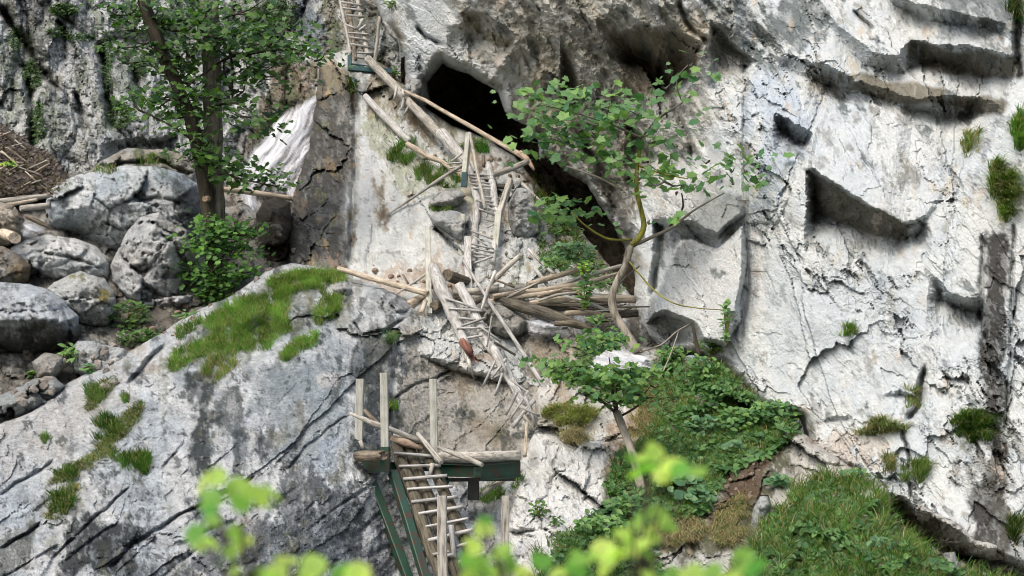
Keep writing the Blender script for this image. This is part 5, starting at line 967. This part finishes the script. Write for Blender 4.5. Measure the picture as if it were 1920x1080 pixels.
tuft('wispy tuft high on the right wall near the upper right corner', 1822, 272, 20, 26, 700, length=.26, droop=1.4, dry=.4)
tuft('long hanging grass strip down the crack at the right edge', 1880, 350, 24, 60, 2600, length=.34, droop=1.5, dry=.25, c0=S(60, 104, 36), c1=S(140, 170, 70))
tuft('upper end of the grass strip at the right edge', 1908, 250, 16, 34, 1000, length=.3, droop=1.2, c0=S(60, 110, 40), c1=S(130, 170, 80))
tuft('small bright tuft alone in the middle of the white wall', 1590, 625, 15, 12, 420, length=.16, c0=S(70, 120, 46), c1=S(140, 176, 80))
tuft('hanging tussock at the foot of the dark lichen stripe', 1828, 808, 44, 26, 2600, length=.28, droop=1.2, c0=S(50, 90, 34), c1=S(110, 146, 60))
tuft('ragged straw and green tuft on the lower wall', 1650, 808, 46, 18, 1500, length=.26, droop=1.2, dry=.5)
tuft('tussock on the knife edge of the lower wall', 1716, 892, 28, 20, 1300, length=.24, dry=.25)
tuft('small straw tuft beside the lower wall crack', 1664, 880, 14, 18, 420, length=.2, dry=.6)
tuft('dark tuft in the upper right corner of the wall', 1905, 22, 20, 30, 700, length=.24, c0=S(40, 76, 30), c1=S(80, 110, 50))
tuft('thin strip of tufts in the seam at lower right of the wall', 1712, 752, 22, 24, 500, length=.16, dry=.5)
tuft('dark tuft at the far lower right edge', 1905, 1000, 16, 30, 600, length=.22, c0=S(40, 70, 30), c1=S(86, 110, 50))
tuft('mossy tuft on top of the ledge-shaped boulder', 285, 300, 30, 8, 600, length=.16, dry=.2)
tuft('mossy tuft at the left end of the ledge-shaped boulder', 200, 318, 22, 10, 350, length=.15, dry=.3)
tuft('yellow straw tuft between the gully boulders', 196, 560, 10, 10, 260, length=.2, droop=1.5, dry=1)
grass('grass', [(1240, 670), (1300, 680), (1350, 690), (1400, 730), (1440, 770), (1500, 800), (1480, 830), (1440, 850), (1390, 860), (1350, 900), (1330, 950), (1290, 980), (1220, 960), (1140, 930), (1150, 870), (1230, 800), (1250, 740)], 12000, label='thick grass covering the hillside under the wall', length=.24, c0=S(58, 100, 52), c1=S(132, 166, 88), dry=.2, thr=0.0, spread=.5)
grass('grass', [(1410, 1010), (1460, 960), (1480, 920), (1540, 890), (1620, 905), (1680, 950), (1710, 1010), (1760, 1062), (1900, 1100), (1960, 1140), (1350, 1130)], 12500, label='tall grass in the lower right corner', length=.28, c0=S(58, 104, 52), c1=S(138, 172, 88), dry=.22, thr=-.02, spread=.5)
grass('grass', [(1230, 985), (1300, 975), (1330, 1000), (1290, 1030), (1220, 1020)], 1500, label='straw fringe under the hillside grass', length=.26, droop=1.5, dry=.85)
grass('grass', [(1350, 960), (1400, 920), (1400, 1000), (1360, 1030), (1330, 1010)], 1600, label='straw hanging beside the bare earth', length=.24, droop=1.4, dry=.8)
grass('grass', [(1180, 760), (1230, 700), (1260, 740), (1220, 820), (1190, 850)], 1800, label='dead straw beside the small leaning tree', length=.26, droop=1.4, dry=.85)
grass('grass', [(1000, 1040), (1080, 1000), (1180, 1000), (1230, 1060), (1240, 1120), (1000, 1120)], 3200, label='grass at the bottom edge behind the blurred leaves', length=.24)
grass('grass', [(890, 935), (930, 905), (985, 895), (960, 925), (910, 950)], 700, label='thin grass below the green steel beams', length=.16)
grass('moss', [(1000, 330), (1040, 345), (1060, 400), (1090, 440), (1060, 500), (1010, 480), (1020, 440), (1000, 380)], 2600, label='mossy weeds on the earth right of the middle ladder', length=.14, c0=S(60, 90, 34), c1=S(120, 140, 50))
# moss and small greenery clinging to the far left wall
WPL = ['round dark green clump on the far wall at the upper left', 'narrow plant strip in the diagonal crack of the far wall', 'long plant strip hanging above the leaf slope', 'tall green strip between the two white pillars of the far wall', 'leafy patch at the foot of the green strip on the far wall', 'small plant ledge just under the round dark clump',
       'dark plants in the crack at the far upper left corner', 'thin plant ledge between round clump and white pillar', 'plants behind the leaning dark trunk at the top edge', 'green curtain of plants right of the pale trunk at the top', 'plants below the green curtain right of the pale trunk', 'little plant beside the small white pillar left of the dark trunk']
for k, (u, v, ru, rv, n) in enumerate([(120, 18, 26, 12, 500), (60, 140, 16, 30, 420), (70, 230, 12, 40, 420), (200, 120, 10, 60, 500), (222, 215, 22, 26, 480), (110, 60, 20, 10, 160), (30, 70, 12, 24, 240), (150, 70, 30, 8, 160), (350, 20, 50, 26, 500), (520, 24, 36, 30, 600), (480, 60, 40, 30, 500), (260, 130, 10, 20, 160)]):
    rr = np.random.default_rng(800 + k); a = rr.uniform(0, 2 * np.pi, n); q = np.sqrt(rr.random(n)); uu = u + ru * q * np.cos(a); vv = v + rv * q * np.sin(a)
    pos = PA(uu, vv, surf(uu, vv) - .08)
    V, Fc, C = leaf_cloud(pos, .11 * rr.uniform(.6, 1.4, n), 'small', leaf_colors(n, rr, S(40, 76, 40), S(92, 124, 58)), rr, 50, .4)
    tag(np_mesh('wall_plant', V, Fc, M_leaf, None, C, smooth=False), WPL[k], 'plant', 'plants clinging to the far left wall')
# low mixed undergrowth of small leaves in the grass
for nm, poly, n, sz, c0, c1, lab in (('undergrowth', [(1240, 670), (1350, 690), (1440, 770), (1500, 800), (1440, 850), (1350, 890), (1320, 970), (1220, 960), (1140, 920), (1160, 860), (1230, 800)], 8200, .1, S(56, 104, 62), S(126, 170, 96), 'low leafy undergrowth on the hillside'),
                             ('undergrowth', [(1400, 1040), (1460, 960), (1540, 900), (1680, 960), (1720, 1020), (1800, 1075), (1900, 1120), (1380, 1130)], 6000, .09, S(56, 104, 62), S(126, 170, 96), 'low leafy undergrowth in the lower right corner'),
                             ('undergrowth', [(1050, 1000), (1150, 940), (1230, 980), (1240, 1080), (1020, 1090)], 1500, .09, S(40, 84, 50), S(104, 146, 84), 'low leafy undergrowth behind the blurred leaves'),
                             ('undergrowth', [(1010, 360), (1060, 400), (1120, 480), (1180, 560), (1090, 520), (1010, 500)], 1100, .1, S(50, 92, 56), S(110, 140, 70), 'low leafy weeds beside the log jam'),
                             ('undergrowth', [(1090, 640), (1200, 700), (1240, 760), (1150, 760), (1060, 720)], 900, .1, S(60, 100, 56), S(120, 150, 80), 'low leafy weeds round the small leaning tree')):
    r_ = np.random.default_rng(n); q_ = pts_in(poly, n, r_); ps_ = PA(q_[:, 0], q_[:, 1], surf(q_[:, 0], q_[:, 1]) - .06 - .16 * r_.random(n))
    V, Fc, C = leaf_cloud(ps_, sz * r_.uniform(.5, 1.5, n), 'oval', leaf_colors(n, r_, c0, c1), r_, 45, .45)
    tag(np_mesh(nm, V, Fc, M_leaf, None, C, smooth=False), lab, None, None, 'stuff')
# bushes and leafy plants: each a thing with single leaves
def plant(label, u, v, ru, rv, n, kind='oval', size=.12, mat=None, cat='plant', name='leafy_plant', D=None, lift=.15, single=None, c=(S(50, 96, 44), S(112, 150, 64)), tilt=35, face=.35, seed=0):
    rr = np.random.default_rng(int(u * 3 + v)); D = (surf1(u, v + rv * .6) if D is None else D) - lift
    e = empty(name, P(u, v + rv, D + lift), label=label, cat=cat); og = world_loc(e)
    a = rr.uniform(0, 2 * np.pi, n); q = np.sqrt(rr.random(n)); uu = u + ru * q * np.cos(a); vv = v + rv * q * np.sin(a)
    pos = PA(uu, vv, D + rr.normal(0, .12, n)); sz = size * rr.uniform(.6, 1.25, n); M = rot_mats(n, rr, tilt, face)
    s = min(n, 300) if single is None else single
    for k in range(s): leaf_obj(e, pos[k], sz[k], kind, mat or M_leaf_bright, M[k], og)
    if n > s:
        V, Fc, C = leaf_cloud(pos[s:], sz[s:], kind, leaf_colors(n - s, rr, *c), rr, tilt, face); o = np_mesh('foliage', V, Fc, M_leaf, e, C, smooth=False); o['kind'] = 'stuff'
    Vs, Fs, k = [], [], 0
    root = P(u, v + rv * 1.1, D + lift + .05)
    for i in range(min(n, 14)):
        v_, f_ = thin_tube([root, (root + pos[i]) / 2 + [0, -.03, .03], pos[i]], [size * .09, size * .06, size * .03], 4); Vs.append(v_); Fs.append(f_ + k); k += len(v_)
    np_mesh('stems', np.concatenate(Vs), np.concatenate(Fs), M_barky, e)
    return e
LB, LD, LU = M_leaf_bright, M_leaf_dark, M_leaf_blue
plant('dark bush in the hollow between the grey boulder and the dome', 240, 590, 36, 28, 160, 'small', .16, LD, 'bush', 'bush')
plant('dark fern-like bush below the hollow bush by the pool', 265, 630, 38, 14, 130, 'small', .16, LD, 'bush', 'bush')
plant('dark shrub at the base of the two-trunked tree', 400, 545, 34, 26, 200, 'maple', .12, LD, 'bush', 'bush')
plant('small green plant among rubble under the fissured boulder', 350, 590, 22, 9, 60, 'oval', .09, LB)
plant('leafy green plant among the stones beside the white gully boulder', 132, 662, 16, 14, 50, 'oval', .13, LB)
plant('small bright plant right of the stone in the gully', 165, 690, 9, 10, 20, 'oval', .13, LB)
plant('tiny bright plant at the left of the gully stones', 60, 701, 10, 5, 14, 'oval', .12, LB)
plant('yellow-green seedling on the leaf slope', 14, 308, 20, 5, 30, 'oval', .11, M_leaf_fore)
plant('large-leaved plant under the lower blurred leaves', 1270, 905, 42, 18, 70, 'round', .17, LU, lift=.25)
plant('second large-leaved plant drooping right of the first', 1305, 930, 22, 16, 36, 'round', .15, LU, lift=.25)
plant('blue-green plant with round leaves beside the bare earth', 1378, 840, 24, 16, 40, 'round', .12, LU, lift=.2)
plant('bushy clump of small leaves at the right end of the hillside', 1450, 780, 44, 26, 260, 'oval', .12, LB, 'bush', 'bush', lift=.3)
plant('leafy clump left of the bushy clump on the hillside', 1380, 785, 36, 22, 200, 'oval', .12, LB, 'bush', 'bush', lift=.3)
plant('leafy clump in the middle of the hillside grass', 1320, 800, 34, 20, 130, 'oval', .12, LU, lift=.25)
plant('dark leafy clump at the foot of the white block', 1320, 690, 30, 22, 120, 'oval', .11, LB, lift=.2)
plant('green plant behind the dead sapling at the top of the hillside', 1260, 665, 30, 14, 110, 'oval', .12, LB, lift=.2)
plant('yellow-green leafy sprig right of the dead sapling', 1335, 650, 26, 14, 60, 'oval', .11, M_leaf_bright, lift=.2)
plant('climbing vine hanging down the crack of the white block', 1362, 600, 9, 42, 90, 'oval', .09, LB, 'vine', 'vine', lift=.1)
plant('round-leaved patch at the bottom of the grassy corner', 1490, 1030, 46, 16, 90, 'round', .13, LU, lift=.3)
plant('small round-leaved patch right of the larger one', 1578, 1022, 18, 9, 24, 'round', .12, LU, lift=.25)
plant('round-leaved plant on the lip above the grassy corner', 1600, 888, 26, 8, 40, 'round', .1, LU, lift=.2)
plant('leafy plant beside the white rock nose', 1462, 900, 22, 10, 40, 'round', .11, LU, lift=.2)
plant('pale green plant beside the square white stone', 1650, 1020, 20, 12, 34, 'oval', .11, LU, lift=.2)
plant('broad leaves right of the square white stone', 1735, 1062, 26, 10, 34, 'oval', .12, LU, lift=.2)
plant('dark leafy stems at the bottom left of the hillside', 1130, 985, 50, 18, 160, 'oval', .1, LB, lift=.2)
plant('fern with pointed fronds beside the small tree foot', 1170, 950, 24, 24, 110, 'small', .14, LB, 'fern', 'fern', lift=.2)
plant('sparse weed hanging on the pale rock right of the lowest ladder', 1012, 958, 16, 20, 34, 'oval', .08, LD, lift=.1)
plant('second sparse weed low on the pale rock', 1040, 975, 14, 10, 24, 'oval', .08, LD, lift=.1)
plant('tall dark herb with a yellow top in front of the log jam', 1098, 532, 15, 44, 120, 'oval', .12, LB, 'herb', 'herb', D=26.4, lift=.0)
plant('yellow flowering sprig on top of the tall herb', 1093, 500, 12, 12, 40, 'oval', .08, M_leaf_fore, 'herb', 'herb', D=26.3, lift=.0)
plant('blue-green herb clump above the log jam', 1075, 470, 40, 16, 130, 'maple', .14, LU, D=27.6, lift=0)
plant('green herb patch at the left above the log jam', 1045, 490, 30, 12, 80, 'oval', .12, LB, D=28, lift=0)
plant('leafy tuft at the foot of the cave right of the upright rock', 1040, 385, 28, 18, 100, 'oval', .11, LB, lift=.2)
plant('yellow-green weed above the short pale pole', 965, 310, 20, 9, 50, 'small', .12, M_leaf_bright, lift=.1)
plant('green weed beside the long pole near the cave mouth', 888, 268, 24, 10, 60, 'small', .14, LD, lift=.1)
plant('small shrub left of the cave mouth under the steel platform', 738, 138, 14, 10, 40, 'small', .16, LD, lift=.1)
plant('tiny plant at the upper edge above the cave roof', 735, 8, 14, 9, 26, 'oval', .13, LD, lift=.1)
plant('moss tuft in the stream gap under the jam', 1120, 600, 16, 10, 40, 'oval', .1, LB, lift=.1, D=26.4)

# dead leaves and twigs on the litter slope
rr = np.random.default_rng(91); n = 5200
pu = pts_in([(-60, 215), (10, 240), (50, 268), (90, 292), (122, 325), (128, 350), (100, 366), (40, 372), (-60, 378)], n, rr)
pos = PA(pu[:, 0], pu[:, 1], surf(pu[:, 0], pu[:, 1]) - .05)
cl = leaf_colors(n, rr, S(64, 56, 52), S(158, 148, 142)); V, Fc, C = leaf_cloud(pos, .13 * rr.uniform(.5, 1.4, n), 'small', cl, rr, 70, .6)
tag(np_mesh('leaf_litter', V, Fc, M_grass, None, C, smooth=False), 'brown dead leaves covering the far left slope', None, None, 'stuff')
for k in range(26):
    u, v = pu[k * 7]; a = rr.uniform(-.7, .9); l = rr.uniform(12, 30); D = surf1(u, v) - .15
    driftlog('thin dead twig lying on the leaf slope', [(u - l, v - a * l, D + .1), (u + l, v + a * l, D - .05)], rr.uniform(1, 1.9), (M_brown, M_tan, M_grey)[k % 3], 'twig', 'dead twigs on the leaf slope', name='twig')
# loose stones
def stone(u, v, rpx, label, group, seed, base=S(190, 184, 174)):
    bmv = bpy.data.meshes.new('stone'); import bmesh
    b = bmesh.new(); bmesh.ops.create_icosphere(b, subdivisions=3, radius=1)
    D = surf1(u, v); rad = px(rpx, D); q = np.random.default_rng(seed); ax = q.uniform(.6, 1.1, 3); pl = [Vector(q.normal(0, 1, 3)).normalized() for _ in range(7)]; dd = q.uniform(.5, .85, 7)
    for x in b.verts:
        c = x.co.copy()
        for p_, d_ in zip(pl, dd):
            h = c.dot(p_) - d_
            if h > 0: c -= p_ * h * .9
        x.co = Vector((c.x * ax[0], c.y * ax[1], c.z * ax[2])) * rad
    b.to_mesh(bmv); b.free()
    at = bmv.color_attributes.new('Col', 'FLOAT_COLOR', 'POINT'); at.data.foreach_set('color', np.tile(np.append(base * q.uniform(.75, 1.1), 1), len(bmv.vertices)).astype(np.float32)); bmv.materials.append(M_rockd)
    o = bpy.data.objects.new('stone', bmv); COL.objects.link(o); o.location = P(u, v, D - rad * .3); o.rotation_euler = q.uniform(0, 6, 3)
    return tag(o, label, 'stone', group)
rr = np.random.default_rng(77); k = 0
for (poly, n, ra, lab, grp, base) in [
    ([(60, 640), (230, 620), (260, 650), (200, 740), (120, 720), (60, 760), (0, 740), (20, 690)], 34, (5, 15), 'small pale loose stone in the rubble of the left gully', 'loose stones in the left gully', S(190, 182, 172)),
    ([(240, 580), (400, 570), (360, 600), (300, 640), (250, 640)], 16, (4, 9), 'small brownish stone under the shrubs at the gully end', 'small stones under the gully shrubs', S(176, 150, 130)),
    ([(1360, 870), (1440, 850), (1400, 940), (1350, 990)], 26, (2.5, 6), 'small pale stone stuck in the bare earth slope', 'stones in the bare earth', S(180, 166, 148)),
    ([(880, 290), (980, 310), (990, 340), (900, 330)], 14, (3, 7), 'small stone in the earth above the middle ladder', 'stones above the middle ladder', S(178, 164, 144)),
    ([(690, 505), (860, 505), (870, 540), (700, 535)], 16, (4, 10), 'tan stone wedged under the left end of the log jam', 'stones under the log jam', S(186, 164, 142)),
    ([(400, 380), (560, 450), (560, 520), (440, 560)], 20, (5, 12), 'grey stone beside the stream below the waterfall', 'stones below the waterfall', S(170, 164, 156)),
    ([(1480, 970), (1640, 950), (1700, 1060), (1500, 1070)], 9, (4, 9), 'small white stone showing through the grass corner', 'stones in the grass corner', S(200, 198, 190)),
    ([(0, 380), (90, 395), (110, 430), (60, 440)], 10, (4, 9), 'stone between the logs at the foot of the leaf slope', 'stones between the slope logs', S(180, 168, 154)),
    ([(900, 420), (1000, 460), (990, 520), (900, 520)], 12, (3, 7), 'small stone at the foot of the middle ladder', 'stones at the ladder foot', S(196, 186, 172)),
    ([(745, 270), (870, 290), (880, 330), (800, 300)], 8, (3, 8), 'tan stone under the fallen walkway logs', 'stones under the walkway logs', S(200, 184, 160))]:
    for u, v in pts_in(poly, n, rr):
        k += 1; stone(u, v, rr.uniform(*ra), lab, grp, 900 + k, base)

# ------------------------------------------------------------------ ground at the viewer's feet and the shrub in front of the lens
U, V_ = np.meshgrid(np.linspace(-16, 16, 90), np.linspace(-14, 24, 110), indexing='ij')
Zg = -1.7 - .05 * np.clip(V_, 0, 30) + .25 * fbm(U * .25, V_ * .25, 4, 900) + .06 * fbm(U * 2, V_ * 2, 3, 905) - .5 * sstep(6, 14, V_)
idx = np.arange(U.size).reshape(U.shape); Fc = np.stack([idx[:-1, :-1], idx[1:, :-1], idx[1:, 1:], idx[:-1, 1:]], -1).reshape(-1, 4)
Cg = np.ones((U.size, 3)) * S(120, 118, 92) * (1 + .4 * fbm(U * 1.5, V_ * 1.5, 4, 910)).reshape(-1, 1)
tag(np_mesh('ground', np.stack([U, V_, Zg], -1).reshape(-1, 3), Fc, M_rockd, None, Cg, origin=(0, 0, 0)), kind='structure')
rr = np.random.default_rng(55)
def fore_shrub(label, base_u, D, leaves, size=.058):
    root = Vector((float((base_u - 960) / F * D), D + .1, -1.72)); e = empty('shrub', root, label=label, cat='shrub'); og = root
    hub = Vector(P(base_u, 1150, D))
    log_mesh('stem', [root, (root + hub) / 2 + Vector((.03, 0, 0)), hub], [.012, .01, .007], M_barkd, e)
    for (u, v, s, tl) in leaves:
        d = D + rr.uniform(-.18, .18); p = P(u, v, d)
        log_mesh('twig', [hub, (hub + Vector(p)) / 2 + Vector((0, 0, .01)), Vector(p)], [.004, .003, .0015], M_barkd, e, sides=5, seg=.1)
        M = rot_mats(1, rr, 50, tl)[0]; c = Vector(p)
        leaf_obj(e, c - Vector(M[:, 1]) * size * s * .5, size * s, 'round', M_leaf_fore, M, og)
        if rr.random() < .5:
            M = rot_mats(1, rr, 50, tl)[0]; leaf_obj(e, c + Vector(rr.normal(0, .018, 3)) - Vector(M[:, 1]) * size * s * .4, size * s * .8, 'round', M_leaf_fore, M, og)
fore_shrub('blurred bright shrub sprig at lower left nearest the viewer', 470, 2.9, [(380, 905, 1, .5), (400, 935, 1, .6), (440, 915, 1, .7), (480, 925, 1.1, .5), (500, 945, .7, .5), (455, 945, .8, .6), (398, 975, .6, .8), (362, 1000, .8, .5), (380, 1018, .8, .5), (452, 1018, .9, .6), (430, 1035, .6, .5), (415, 1060, .5, .5),
                                                     (540, 1050, 1, .5), (520, 1075, 1, .5), (590, 1060, 1.1, .6), (640, 1078, 1, .5), (670, 1072, 1, .6), (575, 1085, 1, .5), (480, 1085, 1, .5)])
fore_shrub('blurred bright shrub sprig along the bottom centre', 960, 3.0, [(905, 990, .8, .6), (908, 975, .5, .4), (935, 1035, 1, .5), (955, 1050, 1, .5), (900, 1062, .9, .6), (925, 1078, 1.1, .5), (985, 1075, 1, .5), (1015, 1055, .8, .6), (1050, 1082, 1, .5), (1085, 1068, .9, .5), (880, 1085, .8, .5)])
fore_shrub('blurred bright shrub sprig rising at lower right centre', 1190, 3.1, [(1225, 846, 1, .8), (1185, 858, .7, .5), (1215, 878, .9, .3), (1262, 872, 1, .6), (1295, 882, .9, .5), (1240, 893, .8, .2), (1205, 970, .9, .5), (1238, 965, 1, .7), (1255, 985, .9, .6), (1218, 1000, .9, .4), (1190, 985, .6, .4),
                                                       (1165, 1003, .8, .4), (1125, 1030, 1, .3), (1150, 1038, 1, .4), (1188, 1024, 1, .6), (1208, 1036, .8, .5), (1105, 1045, .7, .4), (1140, 1055, .7, .2)])
fore_shrub('blurred bright shrub sprig at the bottom right of centre', 1340, 3.0, [(1390, 1045, .9, .6), (1412, 1066, .9, .4), (1380, 1072, .9, .5), (1300, 1078, 1, .5), (1260, 1082, 1, .5), (1335, 1080, 1, .5), (1220, 1085, .8, .5), (1370, 1088, 1, .5)])
print('objects', len(SC.objects), 'tris', sum(sum(p.loop_total - 2 for p in o.data.polygons) for o in SC.objects if o.type == 'MESH' and len(o.data.polygons) < 3000) + sum(2 * len(o.data.polygons) for o in SC.objects if o.type == 'MESH' and len(o.data.polygons) >= 3000))
